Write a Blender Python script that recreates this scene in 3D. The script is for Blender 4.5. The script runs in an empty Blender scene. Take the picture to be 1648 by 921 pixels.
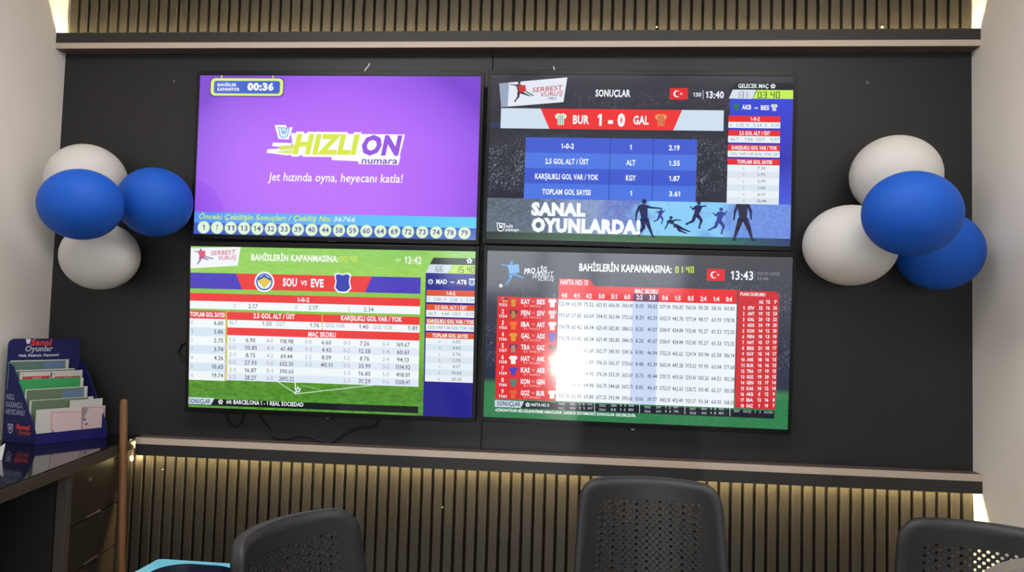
import bpy, bmesh, math, random
import numpy as np
from mathutils import Vector, Matrix
random.seed(4)
SC = bpy.context.scene
COL = SC.collection
W, H = 1648, 921

# ------------------------------------------------------------------ camera
F_PX = 1150.0
CAM = Vector((0.308, -2.670, 1.280))
YAW, PITCH, ROLL = -0.0824, 0.0498, 0.0288
def cam_axes():
    cy, sy, cp, sp = math.cos(YAW), math.sin(YAW), math.cos(PITCH), math.sin(PITCH)
    f = Vector((sy*cp, cy*cp, sp)); r = Vector((cy, -sy, 0)); u = r.cross(f)
    c, s = math.cos(ROLL), math.sin(ROLL)
    return c*r + s*u, -s*r + c*u, f
AR, AU, AF = cam_axes()
cd = bpy.data.cameras.new('camera'); cam = bpy.data.objects.new('camera', cd); COL.objects.link(cam)
cd.sensor_width = 36; cd.lens = 36*F_PX/W; cd.clip_start = .02
M = Matrix((AR, AU, -AF)).transposed().to_4x4(); M.translation = CAM; cam.matrix_world = M
SC.camera = cam
# measuring helpers: where a sight line meets a known plane of the room
def ray(x, y): return AF + AR*((x-W/2)/F_PX) - AU*((y-H/2)/F_PX)
def on_y(x, y, Y): d = ray(x, y); return CAM + d*((Y-CAM.y)/d.y)
def on_z(x, y, Z): d = ray(x, y); return CAM + d*((Z-CAM.z)/d.z)

# ------------------------------------------------------------------ light, exposure
SC.view_settings.view_transform = 'Standard'
SC.view_settings.look = 'None'
SC.view_settings.gamma = 1.0
SC.view_settings.use_curve_mapping = False
SC.view_settings.exposure = 0.0
wd = bpy.data.worlds.new('world'); SC.world = wd; wd.use_nodes = True
wd.node_tree.nodes['Background'].inputs[0].default_value = (.8, .9, 1, 1)
wd.node_tree.nodes['Background'].inputs[1].default_value = .05
CEILING_LAMP = 12.5      # radiance of the ceiling panels
WINDOW = 4.7            # radiance of the shop window behind the camera
DOOR = 110.0             # sunlit pavement seen through the glazed door
LED, LED_LOW = 230.0, 370.0   # warm led tapes on the upper and the lower ledge
SCREEN = 1.0

# ------------------------------------------------------------------ materials
def lin(c):
    c = c/255.0
    return c/12.92 if c <= .04045 else ((c+.055)/1.055)**2.4
def rgb(r, g, b): return (lin(r), lin(g), lin(b), 1)
MATS = {}
def mat(name, col, rough=.6, spec=.5, metal=0, noise=0, scale=30, bump=0, coat=0, emit=None, es=0):
    if name in MATS: return MATS[name]
    m = bpy.data.materials.new(name); m.use_nodes = True
    nt = m.node_tree; b = nt.nodes['Principled BSDF']
    b.inputs['Base Color'].default_value = col
    b.inputs['Roughness'].default_value = rough
    b.inputs['Specular IOR Level'].default_value = spec
    b.inputs['Metallic'].default_value = metal
    if coat: b.inputs['Coat Weight'].default_value = coat; b.inputs['Coat Roughness'].default_value = .05
    if emit:
        b.inputs['Emission Color'].default_value = emit; b.inputs['Emission Strength'].default_value = es
    if noise or bump:
        tc = nt.nodes.new('ShaderNodeTexCoord'); n = nt.nodes.new('ShaderNodeTexNoise')
        n.inputs['Scale'].default_value = scale; n.inputs['Detail'].default_value = 4
        nt.links.new(tc.outputs['Object'], n.inputs['Vector'])
        if noise:
            mx = nt.nodes.new('ShaderNodeMixRGB'); mx.blend_type = 'MIX'
            mx.inputs[1].default_value = tuple(c*(1-noise) for c in col[:3])+(1,)
            mx.inputs[2].default_value = tuple(min(1, c*(1+noise)) for c in col[:3])+(1,)
            nt.links.new(n.outputs['Fac'], mx.inputs[0]); nt.links.new(mx.outputs[0], b.inputs['Base Color'])
        if bump:
            bp = nt.nodes.new('ShaderNodeBump'); bp.inputs['Strength'].default_value = bump; bp.inputs['Distance'].default_value = .002
            nt.links.new(n.outputs['Fac'], bp.inputs['Height']); nt.links.new(bp.outputs[0], b.inputs['Normal'])
    MATS[name] = m; return m
def wood(name, c1, c2, axis='Z', rough=.5, spec=.4, sc=1.0):
    if name in MATS: return MATS[name]
    m = mat(name, c1, rough, spec); nt = m.node_tree; b = nt.nodes['Principled BSDF']
    tc = nt.nodes.new('ShaderNodeTexCoord'); mp = nt.nodes.new('ShaderNodeMapping'); n = nt.nodes.new('ShaderNodeTexNoise')
    s = {'X': (2, 60, 60), 'Y': (60, 2, 60), 'Z': (60, 60, 2)}[axis]
    mp.inputs['Scale'].default_value = tuple(v*sc for v in s); n.inputs['Scale'].default_value = 1; n.inputs['Detail'].default_value = 6
    mx = nt.nodes.new('ShaderNodeMixRGB'); mx.inputs[1].default_value = c1; mx.inputs[2].default_value = c2
    nt.links.new(tc.outputs['Object'], mp.inputs[0]); nt.links.new(mp.outputs[0], n.inputs[0])
    nt.links.new(n.outputs['Fac'], mx.inputs[0]); nt.links.new(mx.outputs[0], b.inputs['Base Color'])
    return m
def scr(r, g, b, s=None):
    """a flat colour shown on a screen (behind slightly glossy panel glass)"""
    k = 'screen_%d_%d_%d' % (r, g, b)
    return mat(k, (.008, .008, .008, 1), .10, .5, emit=rgb(r, g, b), es=s or SCREEN)
def scr_nodes(name, build):
    if name in MATS: return MATS[name]
    m = mat(name, (.008, .008, .008, 1), .10, .5); nt = m.node_tree; b = nt.nodes['Principled BSDF']
    tc = nt.nodes.new('ShaderNodeTexCoord')
    out = build(nt, tc.outputs['Object'])
    nt.links.new(out, b.inputs['Emission Color']); b.inputs['Emission Strength'].default_value = SCREEN
    return m
def nd(nt, typ, **kw):
    n = nt.nodes.new(typ)
    for k, v in kw.items():
        if isinstance(k, str) and hasattr(n, k): setattr(n, k, v)
    return n
def ramp(nt, fac, stops):
    r = nt.nodes.new('ShaderNodeValToRGB'); e = r.color_ramp.elements
    while len(e) > 1: e.remove(e[-1])
    e[0].position = stops[0][0]; e[0].color = stops[0][1]
    for p, c in stops[1:]: x = e.new(p); x.color = c
    nt.links.new(fac, r.inputs[0]); return r.outputs[0]
def sep(nt, vec):
    s = nt.nodes.new('ShaderNodeSeparateXYZ'); nt.links.new(vec, s.inputs[0]); return s.outputs
def mth(nt, op, a, b=None):
    n = nt.nodes.new('ShaderNodeMath'); n.operation = op
    for i, v in enumerate((a, b)):
        if v is None: continue
        if isinstance(v, (int, float)): n.inputs[i].default_value = v
        else: nt.links.new(v, n.inputs[i])
    return n.outputs[0]
def noise(nt, vec, sc, detail=3, scl=(1, 1, 1), rough=.5):
    mp = nt.nodes.new('ShaderNodeMapping'); mp.inputs['Scale'].default_value = scl; nt.links.new(vec, mp.inputs[0])
    n = nt.nodes.new('ShaderNodeTexNoise'); n.inputs['Scale'].default_value = sc; n.inputs['Detail'].default_value = detail
    n.inputs['Roughness'].default_value = rough
    nt.links.new(mp.outputs[0], n.inputs['Vector']); return n.outputs['Fac']
def mixc(nt, fac, a, b, mode='MIX'):
    n = nt.nodes.new('ShaderNodeMixRGB'); n.blend_type = mode
    for i, v in ((0, fac), (1, a), (2, b)):
        if isinstance(v, (int, float)): n.inputs[i].default_value = v
        elif isinstance(v, tuple): n.inputs[i].default_value = v
        else: nt.links.new(v, n.inputs[i])
    return n.outputs[0]

# ------------------------------------------------------------------ mesh helpers
class MB:
    def __init__(s): s.v = []; s.f = []; s.m = []; s.mats = []
    def mi(s, m):
        if m not in s.mats: s.mats.append(m)
        return s.mats.index(m)
    def add(s, vs, fs, m):
        o = len(s.v); k = s.mi(m)
        s.v += [tuple(v) for v in vs]
        for f in fs: s.f.append(tuple(i+o for i in f)); s.m.append(k)
    def box(s, a, b, m):
        x0, y0, z0 = [min(p, q) for p, q in zip(a, b)]; x1, y1, z1 = [max(p, q) for p, q in zip(a, b)]
        s.add([(x0,y0,z0),(x1,y0,z0),(x1,y1,z0),(x0,y1,z0),(x0,y0,z1),(x1,y0,z1),(x1,y1,z1),(x0,y1,z1)],
              [(0,3,2,1),(4,5,6,7),(0,1,5,4),(1,2,6,5),(2,3,7,6),(3,0,4,7)], m)
    def prism(s, pts, off, m):
        """closed polygon (3d points) extruded by vector off"""
        n = len(pts); off = Vector(off); P = [Vector(p) for p in pts]
        vs = P + [p+off for p in P]
        fs = [tuple(range(n)), tuple(range(2*n-1, n-1, -1))] + [(i, i+n, (i+1) % n+n, (i+1) % n) for i in range(n)]
        s.add(vs, fs, m)
    def tube(s, pts, r, m, seg=10, cap=True):
        P = [Vector(p) for p in pts]; n = len(P); rr = r if isinstance(r, (list, tuple)) else [r]*n
        prev = None; vs = []
        for i in range(n):
            t = (P[min(i+1, n-1)]-P[max(i-1, 0)]).normalized()
            if prev is None:
                a = Vector((0, 0, 1)) if abs(t.z) < .9 else Vector((1, 0, 0)); u = t.cross(a).normalized()
            else: u = (prev - t*prev.dot(t)).normalized()
            prev = u; w = t.cross(u)
            for k in range(seg):
                an = 2*math.pi*k/seg; vs.append(P[i]+(u*math.cos(an)+w*math.sin(an))*rr[i])
        fs = [(i*seg+k, i*seg+(k+1) % seg, (i+1)*seg+(k+1) % seg, (i+1)*seg+k) for i in range(n-1) for k in range(seg)]
        if cap: fs += [tuple(range(seg))[::-1], tuple((n-1)*seg+k for k in range(seg))]
        s.add(vs, fs, m)
    def build(s, name, parent=None, bevel=0, smooth=False, seg=2, fix=True):
        me = bpy.data.meshes.new(name); me.from_pydata(s.v, [], s.f)
        for m in s.mats: me.materials.append(m)
        me.polygons.foreach_set('material_index', s.m)
        if smooth: me.polygons.foreach_set('use_smooth', [True]*len(s.f))
        me.update()
        if fix:
            bm = bmesh.new(); bm.from_mesh(me); bmesh.ops.recalc_face_normals(bm, faces=bm.faces); bm.to_mesh(me); bm.free()
        o = bpy.data.objects.new(name, me); COL.objects.link(o)
        if parent: o.parent = parent
        if bevel:
            b = o.modifiers.new('bevel', 'BEVEL'); b.width = bevel; b.segments = seg; b.limit_method = 'ANGLE'; b.angle_limit = .6
        return o
def tag(o, label, cat, group=None):
    o['label'] = label; o['category'] = cat
    if group: o['group'] = group
    return o
def struct(o): o['kind'] = 'structure'; return o
def empty(name, loc=(0, 0, 0), rot=(0, 0, 0)):
    o = bpy.data.objects.new(name, None); o.empty_display_size = .1; COL.objects.link(o); o.location = loc; o.rotation_euler = rot; return o

# ------------------------------------------------------------------ lettering (built-in font turned into flat faces)
_fc = bpy.data.curves.new('lettering', 'FONT'); _fo = bpy.data.objects.new('lettering', _fc); COL.objects.link(_fo)
_fc.resolution_u = 2; _fc.fill_mode = 'FRONT' if hasattr(_fc, 'fill_mode') else 'FRONT'
def _mesh(body, off):
    _fc.body = body; _fc.offset = off
    dg = bpy.context.evaluated_depsgraph_get(); dg.update()
    e = _fo.evaluated_get(dg); me = e.to_mesh()
    vs = [(v.co.x, v.co.y) for v in me.vertices]; fs = [tuple(p.vertices) for p in me.polygons]
    e.to_mesh_clear(); return vs, fs
_cap = None; GL = {}; ADV = {}
def glyph(c, off):
    global _cap
    if _cap is None:
        vs, _ = _mesh('H', 0); _cap = max(v[1] for v in vs)
    if c not in ADV:
        a = max(v[0] for v in _mesh('H'+c+'H', 0)[0]); b = max(v[0] for v in _mesh('HH', 0)[0]); ADV[c] = (a-b)/_cap
    if c == '1':
        w = .17+off*1.6; ADV[c] = w+.36
        GL[(c, off)] = ([(0, .70-off*.6), (0, .83), (.20, 1), (.20+w, 1), (.20+w, 0), (.20, 0), (.20, .80-off*.6)], [(0, 6, 5, 4, 3, 2, 1)])
        return GL[(c, off)]
    if (c, off) not in GL:
        vs, fs = _mesh(c, off) if c != ' ' else ([], [])
        GL[(c, off)] = ([(x/_cap, y/_cap) for x, y in vs], fs)
    return GL[(c, off)]
def text_shape(s, off=0., shear=0.):
    """vertices (cap height 1) and faces of a string, with its width"""
    V = []; Fs = []; x = 0
    for c in s:
        vs, fs = glyph(c, off); o = len(V)
        V += [(x+vx+shear*vy, vy) for vx, vy in vs]; Fs += [tuple(i+o for i in f) for f in fs]
        x += ADV[c] + off*1.2
    lo = min(v[0] for v in V); hi = max(v[0] for v in V)
    return [(v[0]-lo, v[1]) for v in V], Fs, hi-lo

# flat drawing surface: everything printed or shown on one plane, in stacked layers a fraction of a mm apart
class Sheet:
    def __init__(s, to_local, step=.00015, base=0.):
        s.mb = MB(); s.map = to_local; s.step = step; s.base = base
    def P(s, p, lay):
        x, z = s.map(*p); return (x, s.base - s.step*lay, z)
    def local(s, pts, lay, m): s.mb.add([(x, s.base-s.step*lay, z) for x, z in pts], [tuple(range(len(pts)))], m)
    def poly(s, pts, lay, m): s.mb.add([s.P(p, lay) for p in pts], [tuple(range(len(pts)))], m)
    def rect(s, a, b, lay, m):
        x0, z0 = s.map(*a); x1, z1 = s.map(*b); s.local([(x0, z0), (x1, z0), (x1, z1), (x0, z1)], lay, m)
    def disc(s, c, r, lay, m, n=20, sx=1.):
        x, z = s.map(*c); x2, z2 = s.map(c[0]+r, c[1]); R = abs(x2-x)
        s.local([(x+sx*R*math.cos(2*math.pi*k/n), z+R*math.sin(2*math.pi*k/n)) for k in range(n)], lay, m)
    def line(s, pts, w, lay, m):
        L = [Vector(s.map(*p)) for p in pts]
        x, z = s.map(pts[0][0]+w, pts[0][1]); hw = abs(x-L[0].x)/2
        for a, b in zip(L, L[1:]):
            d = (b-a).normalized() if (b-a).length > 0 else Vector((1, 0)); n = Vector((-d.y, d.x))*hw; e = d*hw*.5
            s.local([tuple(a-n-e), tuple(b-n+e), tuple(b+n+e), tuple(a+n-e)], lay, m)
    def text(s, t, x0, x1, yc, h, lay, m, off=0., shear=0., slope=0.):
        V, Fs, w = text_shape(t, off, shear)
        xc = (x0+x1)/2
        cx, cz = s.map(xc, yc); lx, _ = s.map(x0, yc); rx, _ = s.map(x1, yc)
        _, t0 = s.map(xc, yc-h/2); _, b0 = s.map(xc, yc+h/2); hh = abs(t0-b0); ww = abs(rx-lx)
        kx = ww/w
        vs = [(cx-ww/2+v[0]*kx, s.base-s.step*lay, cz-hh/2+v[1]*hh+slope*(v[0]*kx-ww/2)) for v in V]
        s.mb.add(vs, Fs, m)
    def rrect(s, a, b, r, lay, m, n=5):
        x0, z1 = s.map(*a); x1, z0 = s.map(*b); q, _ = s.map(a[0]+r, a[1]); R = abs(q-x0); pts = []
        for cx, cz, st in ((x1-R, z1-R, 0), (x0+R, z1-R, 90), (x0+R, z0+R, 180), (x1-R, z0+R, 270)):
            for k in range(n+1):
                an = math.radians(st+90*k/n); pts.append((cx+R*math.cos(an), cz+R*math.sin(an)))
        s.local(pts, lay, m)
def homography(src, dst):
    A = []; B = []
    for (x, y), (u, v) in zip(src, dst):
        A += [[x, y, 1, 0, 0, 0, -u*x, -u*y], [0, 0, 0, x, y, 1, -v*x, -v*y]]; B += [u, v]
    h = np.append(np.linalg.solve(np.array(A, float), np.array(B, float)), 1).reshape(3, 3)
    def f(x, y):
        q = h @ np.array([x, y, 1.0]); return float(q[0]/q[2]), float(q[1]/q[2])
    return f

# ================================================================== ROOM SHELL
XL, XR, YB, ZC = -1.742, 1.735, -5.6, 2.80
plaster = mat('wall_plaster', rgb(226, 219, 211), .85, .2, noise=.03, scale=6, bump=.05)
def slab(name, a, b, m):
    mb = MB(); mb.box(a, b, m); return struct(mb.build(name))
slab('wall_left', (XL-.1, YB-.1, 0), (XL, .1, ZC), plaster)
slab('wall_right', (XR, YB-.1, 0), (XR+.1, .1, ZC), plaster)
slab('wall_back', (XL, .022, 0), (XR, .1, ZC), mat('backing_paint', rgb(60, 56, 52), .8, .2))
slab('ceiling', (XL-.1, YB-.1, ZC), (XR+.1, .1, ZC+.1), mat('ceiling_paint', rgb(225, 222, 216), .9, .2))
fl = mat('floor_tile', rgb(120, 116, 110), .35, .5, noise=.08, scale=3)
slab('floor', (XL-.1, YB-.1, -.1), (XR+.1, .1, 0), fl)
# rear wall with the shop window and glazed door (behind the camera)
mb = MB()
for a, b in (((XL, 0), (-1.2, ZC)), ((-1.2, 2.05), (XR, ZC)), ((-.9+.3, 0), (-.02, .0)), ((.55, 0), (XR, .9)), ((-1.2, 0), (-.02, .9)), ((1.6, .9), (XR, 2.05))):
    if b[1] > a[1]: mb.box((a[0], YB-.1, a[1]), (b[0], YB, b[1]), plaster)
struct(mb.build('wall_rear'))
alu = mat('window_aluminium', rgb(70, 70, 72), .4, .5, metal=.6)
def pane(name, x0, x1, z0, z1, em, es, frame, child):
    fr = MB(); t = .04
    fr.box((x0, YB-.06, z0), (x0+t, YB-.01, z1), alu); fr.box((x1-t, YB-.06, z0), (x1, YB-.01, z1), alu)
    fr.box((x0, YB-.06, z1-t), (x1, YB-.01, z1), alu); fr.box((x0, YB-.06, z0), (x1, YB-.01, z0+t), alu)
    o = struct(fr.build(name)); g = MB()
    g.box((x0+t, YB-.05, z0+t), (x1-t, YB-.04, z1-t), em); g.build(child, o); return o
day = mat('daylight_pane', (.8, .9, 1, 1), .3, .5, emit=(.85, .93, 1, 1), es=WINDOW)
pane('window_1', .55, 1.6, .9, 2.05, day, WINDOW, alu, 'window_pane')
pane('window_2', -1.2, -.02, .9, 2.05, day, WINDOW, alu, 'window_pane')
do = pane('door_1', -.02, .55, .24, 2.05, day, WINDOW, alu, 'door_pane')
sun_pane = mat('sunlit_pavement_pane', (.8, .8, .8, 1), .3, .5, emit=(1, .97, .92, 1), es=DOOR)
g = MB(); g.box((.15, YB-.05, .02), (.43, YB-.04, .24), sun_pane); g.build('door_pane', do)
# ceiling light panels
lampm = mat('ceiling_lamp_diffuser', (1, 1, 1, 1), .5, .5, emit=(1, .98, .955, 1), es=CEILING_LAMP)
white = mat('white_lamp_frame', rgb(225, 225, 225), .5)
for i, (x, y, d) in enumerate(((-1.0, -1.45, 'closest to the left wall'), (-.42, -1.45, 'left of the middle'), (.42, -1.45, 'right of the middle'), (1.25, -1.45, 'closest to the right wall'))):
    e = empty('ceiling_light', (x, y, ZC)); tag(e, 'square white ceiling light panel %s' % d, 'light', 'ceiling light panels')
    a = MB()
    for p, q in (((-.32, -.32), (-.3, .32)), ((.3, -.32), (.32, .32)), ((-.3, -.32), (.3, -.3)), ((-.3, .3), (.3, .32))):
        a.box((p[0], p[1], -.02), (q[0], q[1], 0), white)
    a.build('frame', e)
    a = MB(); a.box((-.3, -.3, -.014), (.3, .3, -.004), lampm); a.build('diffuser', e)

# ------------------------------------------------------------------ television wall: dark boards, slats, ledges
ZT0, ZT1, ZT2 = 2.3045, 2.327, 2.368      # upper ledge: underside, band/fascia joint, top
ZB0, ZB1, ZB2 = .734, .777, .801          # lower ledge
SEAM = -.0105; DL = .0585; LX = -1.322
boardm = mat('dark_laminate', rgb(39, 39, 40), .42, .28, noise=.05, scale=40)
mb = MB(); mb.box((XL, 0, ZB1), (SEAM-.0015, .018, ZT1), boardm); struct(mb.build('trim_1', bevel=.001))
mb = MB(); mb.box((SEAM+.0015, 0, ZB1), (XR, .018, ZT1), boardm); struct(mb.build('trim_2', bevel=.001))
slatm = wood('slat_veneer', rgb(42, 39, 36), rgb(50, 46, 42), 'Z', .5, .35)
groove = mat('slat_backing_felt', rgb(30, 27, 24), .9, .1)
def slats(name, z0, z1):
    mb = MB(); mb.box((XL, .012, z0), (XR, .021, z1), groove)
    p = .04180; g0 = -1.692
    k = -1
    while True:
        a = g0 + (k)*p + .0055; b = g0 + (k+1)*p - .0055; k += 1
        a = max(a, XL); b = min(b, XR)
        if a >= XR-.004: break
        if b-a > .004: mb.box((a, -.006, z0), (b, .0125, z1), slatm)
    return struct(mb.build(name, bevel=.0018, seg=1))
slats('trim_3', ZT1, ZC)
slats('trim_4', 0, ZB1)
brown = wood('ledge_walnut', rgb(96, 80, 74), rgb(84, 70, 66), 'X', .5, .4)
bandm = wood('edge_band_taupe', rgb(176, 160, 146), rgb(190, 174, 158), 'X', .45, .4)
fasc = mat('ledge_fascia_grey', rgb(40, 39, 38), .5, .4, noise=.06, scale=25)
ledm = mat('warm_led_tape', (1, .9, .6, 1), .5, .5, emit=(1, .80, .37, 1), es=LED)
ledm2 = mat('warm_led_tape_lower', (1, .9, .6, 1), .5, .5, emit=(1, .80, .37, 1), es=LED_LOW)
def ledge(name, x0, z_board, z_fascia, z_led, ledm):
    a = MB(); a.box((x0, -.0565, z_board[0]), (XR, 0, z_board[1]), brown); o = struct(a.build(name, bevel=.0008))
    a = MB(); a.box((x0, -DL, z_board[0]), (XR, -.0565, z_board[1]), bandm); a.build('edge_band', o)
    a = MB(); a.box((x0, -DL, z_fascia[0]), (XR, -.0540, z_fascia[1]), fasc); a.build('fascia', o, bevel=.0008)
    a = MB(); a.box((x0-.002, -.040, z_led[0]), (XR-.002, -.032, z_led[1]), ledm); a.build('light_strip', o)
    return o
up = ledge('trim_5', XL, (ZT0, ZT1), (ZT1, ZT2), (ZT1, ZT1+.003), ledm)
lo = ledge('trim_6', LX, (ZB1, ZB2), (ZB0, ZB1), (ZB1-.003, ZB1), ledm2)
# loose end of the lower led tape, hanging out of the open ledge end
p = on_y(212, 738, -.038)
a = MB(); a.tube([(p.x, -.038, p.z+.008), (p.x, -.038, p.z+.004), (p.x, -.038, p.z-.004), (p.x, -.038, p.z-.008)], [.002, .005, .005, .002], ledm2, 8)
a.build('light_strip_end', lo, smooth=True)
# ================================================================== TELEVISIONS
TW, TH, SW, SH = 1.1075, .644, 1.082, .608
K = 1.15
black = mat('tv_black_plastic', rgb(14, 14, 15), .32, .25)
back_black = mat('tv_back_plastic', rgb(24, 24, 25), .6, .4)
TV = [(-.5850, -.0815, 1.8813, .023, .003), (.5371, -.0907, 1.8815, .012, .006), (-.5821, -.0762, 1.2270, .065, -.002), (.5423, -.0735, 1.2318, .061, .002)]
CORN = [[(321, 119.5), (771.7, 121), (764.8, 387.3), (313, 376.8)],
        [(791, 119), (1277.3, 122.5), (1268.8, 398), (782, 385.5)],
        [(307.3, 396.5), (764.5, 405.3), (760, 673), (303.4, 656)],
        [(783.5, 401.5), (1276, 413.5), (1267.3, 690.5), (778, 669)]]
LABELS = ['upper left wall television showing a purple lottery screen with twenty numbered balls',
          'upper right wall television showing a 1-0 football result over a night stadium',
          'lower left wall television showing betting odds over green grass',
          'lower right wall television showing a dense red and white odds table']
def make_tv(i):
    cx, y, cz, t, ro = TV[i]
    e = empty('television', (cx, y, cz), (t, ro, 0)); tag(e, LABELS[i], 'television', 'wall mounted televisions')
    a = MB(); hw, hh, sw, sh = TW/2, TH/2, SW/2, SH/2
    for p, q in (((-hw, -hh), (-sw, hh)), ((sw, -hh), (hw, hh)), ((-sw, -hh), (sw, -sh)), ((-sw, sh), (sw, hh))):
        a.box((p[0], 0, p[1]), (q[0], .022, q[1]), black)
    a.build('bezel', e, bevel=.0015)
    a = MB(); a.box((-hw+.004, .006, -hh+.004), (hw-.004, .026, hh-.004), back_black)
    a.box((-.34, .026, -.20), (.34, .046, .13), back_black); a.build('housing', e, bevel=.003)
    a = MB(); d = -y
    a.box((-.22, .046, -.1), (-.19, d-.004, .1), alu); a.build('wall_mount', e)
    a = MB(); a.box((.19, .046, -.1), (.22, d-.004, .1), alu); a.build('wall_mount', e)
    a = MB(); a.box((-.016, -.002, -hh-(.010 if i > 1 else .003)), (.016, .012, -hh+.002), black); lt = a.build('sensor_tab', e, bevel=.002)
    return e
def sheet(i, off, s):
    px = [((x-off[0])*s, (y-off[1])*s) for x, y in CORN[i]]
    f = homography(px, [(-SW/2, SH/2), (SW/2, SH/2), (SW/2, -SH/2), (-SW/2, -SH/2)])
    return Sheet(f, .00014, .0022)
def full(S, m): S.local([(-SW/2, SH/2), (-SW/2, -SH/2), (SW/2, -SH/2), (SW/2, SH/2)], 0, m)
WHT = scr(238, 244, 250); RED = scr(232, 40, 40); NAVY = scr(22, 24, 40); DARK = scr(60, 62, 72); GREYT = scr(110, 118, 130)
BO = .035   # bold offset
def emblem(S, x, y, w, h, lay, line, fill):
    """three-pronged shield emblem"""
    S.poly([(x-w/2, y-h/2), (x+w/2, y-h*.4), (x+w*.34, y+h*.34), (x+w*.1, y+h/2), (x-w*.18, y+h/2), (x-w*.36, y+h*.3)], lay, line)
    S.poly([(x-w*.39, y-h*.38), (x+w*.38, y-h*.29), (x+w*.25, y+h*.27), (x+w*.07, y+h*.39), (x-w*.13, y+h*.38), (x-w*.27, y+h*.22)], lay+1, fill)
    S.line([(x-w*.2, y-h*.36), (x-w*.1, y+h*.12), (x, y-h*.18), (x+w*.1, y+h*.15), (x+w*.22, y-h*.3)], w*.11, lay+2, line)
def shirt(S, x, y, s, lay, c1, c2=None):
    S.poly([(x-.22*s, y-.5*s), (x-.5*s, y-.32*s), (x-.42*s, y-.02*s), (x-.28*s, y-.08*s), (x-.27*s, y+.5*s), (x+.27*s, y+.5*s), (x+.28*s, y-.08*s), (x+.42*s, y-.02*s), (x+.5*s, y-.32*s), (x+.22*s, y-.5*s), (x, y-.42*s)], lay, c1)
    if c2:
        for k in (-1, 0, 1): S.poly([(x-.04*s+k*.17*s, y-.36*s), (x-.04*s+k*.17*s, y+.46*s), (x+.04*s+k*.17*s, y+.46*s), (x+.04*s+k*.17*s, y-.36*s)], lay+1, c2)
def figure(S, x, y, h, pose, lay, m, head=True):
    """player: joints given as fractions of height around (x,y)=hips"""
    J = {k: (x+a*h, y+b*h) for k, (a, b) in pose.items()}
    nx, ny = J['neck']; hx, hy = J['hip']
    S.poly([(nx-.045*h, ny-.03*h), (nx-.125*h, ny+.015*h), (nx-.11*h, ny+.1*h), (hx-.085*h, hy-.05*h), (hx-.105*h, hy+.05*h), (hx+.105*h, hy+.05*h), (hx+.085*h, hy-.05*h), (nx+.11*h, ny+.1*h), (nx+.125*h, ny+.015*h), (nx+.045*h, ny-.03*h)], lay, m)
    def limb(a, b, wa, wb):
        d = Vector((b[0]-a[0], b[1]-a[1])); d.normalize(); n = Vector((-d.y, d.x))
        S.poly([(a[0]+n.x*wa*h/2, a[1]+n.y*wa*h/2), (b[0]+n.x*wb*h/2, b[1]+n.y*wb*h/2), (b[0]-n.x*wb*h/2, b[1]-n.y*wb*h/2), (a[0]-n.x*wa*h/2, a[1]-n.y*wa*h/2)], lay, m); S.disc(b, wb*h/2, lay, m, 8)
    for a, b, c in (('hip', 'kl', 'fl'), ('hip', 'kr', 'fr')):
        o = (J[a][0]+(.045*h if J[b][0] > J[a][0] else -.045*h), J[a][1]); limb(o, J[b], .135, .095); limb(J[b], J[c], .09, .045)
        f = J[c]; S.poly([(f[0]-.03*h, f[1]-.02*h), (f[0]+.03*h, f[1]-.02*h), (f[0]+.08*h, f[1]+.025*h), (f[0]-.03*h, f[1]+.025*h)], lay, m)
    for a, b, c in (('neck', 'el', 'hl'), ('neck', 'er', 'hr')):
        o = (J[a][0]+(.1*h if J[b][0] > J[a][0] else -.1*h), J[a][1]+.03*h); limb(o, J[b], .075, .055); limb(J[b], J[c], .052, .035)
    if head: S.disc((J['neck'][0]+.02*h, J['neck'][1]-.1*h), .065*h, lay, m, 12)
RUN = dict(neck=(.06, -.32), hip=(0, 0), kl=(.16, .16), fl=(.08, .40), kr=(-.12, .18), fr=(-.34, .28), el=(-.1, -.2), hl=(-.2, -.30), er=(.2, -.24), hr=(.27, -.36))
KICK = dict(neck=(-.04, -.34), hip=(0, 0), kl=(-.06, .2), fl=(-.22, .42), kr=(.18, .06), fr=(.42, .16), el=(-.22, -.32), hl=(-.42, -.36), er=(.14, -.2), hr=(.26, -.1))
SLIDE = dict(neck=(-.2, -.22), hip=(0, 0), kl=(.24, .1), fl=(.5, .2), kr=(.12, .16), fr=(.36, .26), el=(-.32, -.06), hl=(-.42, .12), er=(.0, -.24), hr=(.2, -.22))
STAND = dict(neck=(.0, -.36), hip=(0, 0), kl=(-.12, .22), fl=(-.2, .46), kr=(.13, .22), fr=(.2, .46), el=(-.17, -.16), hl=(-.2, .02), er=(.17, -.18), hr=(.18, .0))
TACK = dict(neck=(-.02, -.36), hip=(0, 0), kl=(-.02, .22), fl=(-.16, .42), kr=(.12, .2), fr=(.22, .46), el=(-.2, -.16), hl=(-.22, .04), er=(.16, -.3), hr=(.42, -.28))
def ballicon(S, x, y, r, lay, w, d):
    S.disc((x, y), r, lay, w, 14); S.disc((x, y), r*.36, lay+1, d, 5)
    for k in range(5):
        an = math.radians(90+72*k); S.disc((x+r*.82*math.cos(an), y+r*.82*math.sin(an)), r*.24, lay+1, d, 6)
def flag(S, a, b, lay):
    S.rect(a, b, lay, scr(225, 30, 40)); w = b[0]-a[0]; cx, cy = a[0]+w*.40, (a[1]+b[1])/2
    S.disc((cx, cy), w*.20, lay+1, WHT, 18); S.disc((cx+w*.055, cy), w*.16, lay+2, scr(225, 30, 40), 18)
    pts = []
    for k in range(10):
        r = w*(.09 if k % 2 == 0 else .035); an = math.radians(180+36*k); pts.append((cx+w*.23+r*math.cos(an), cy+r*math.sin(an)))
    S.poly(pts, lay+2, WHT)
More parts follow.
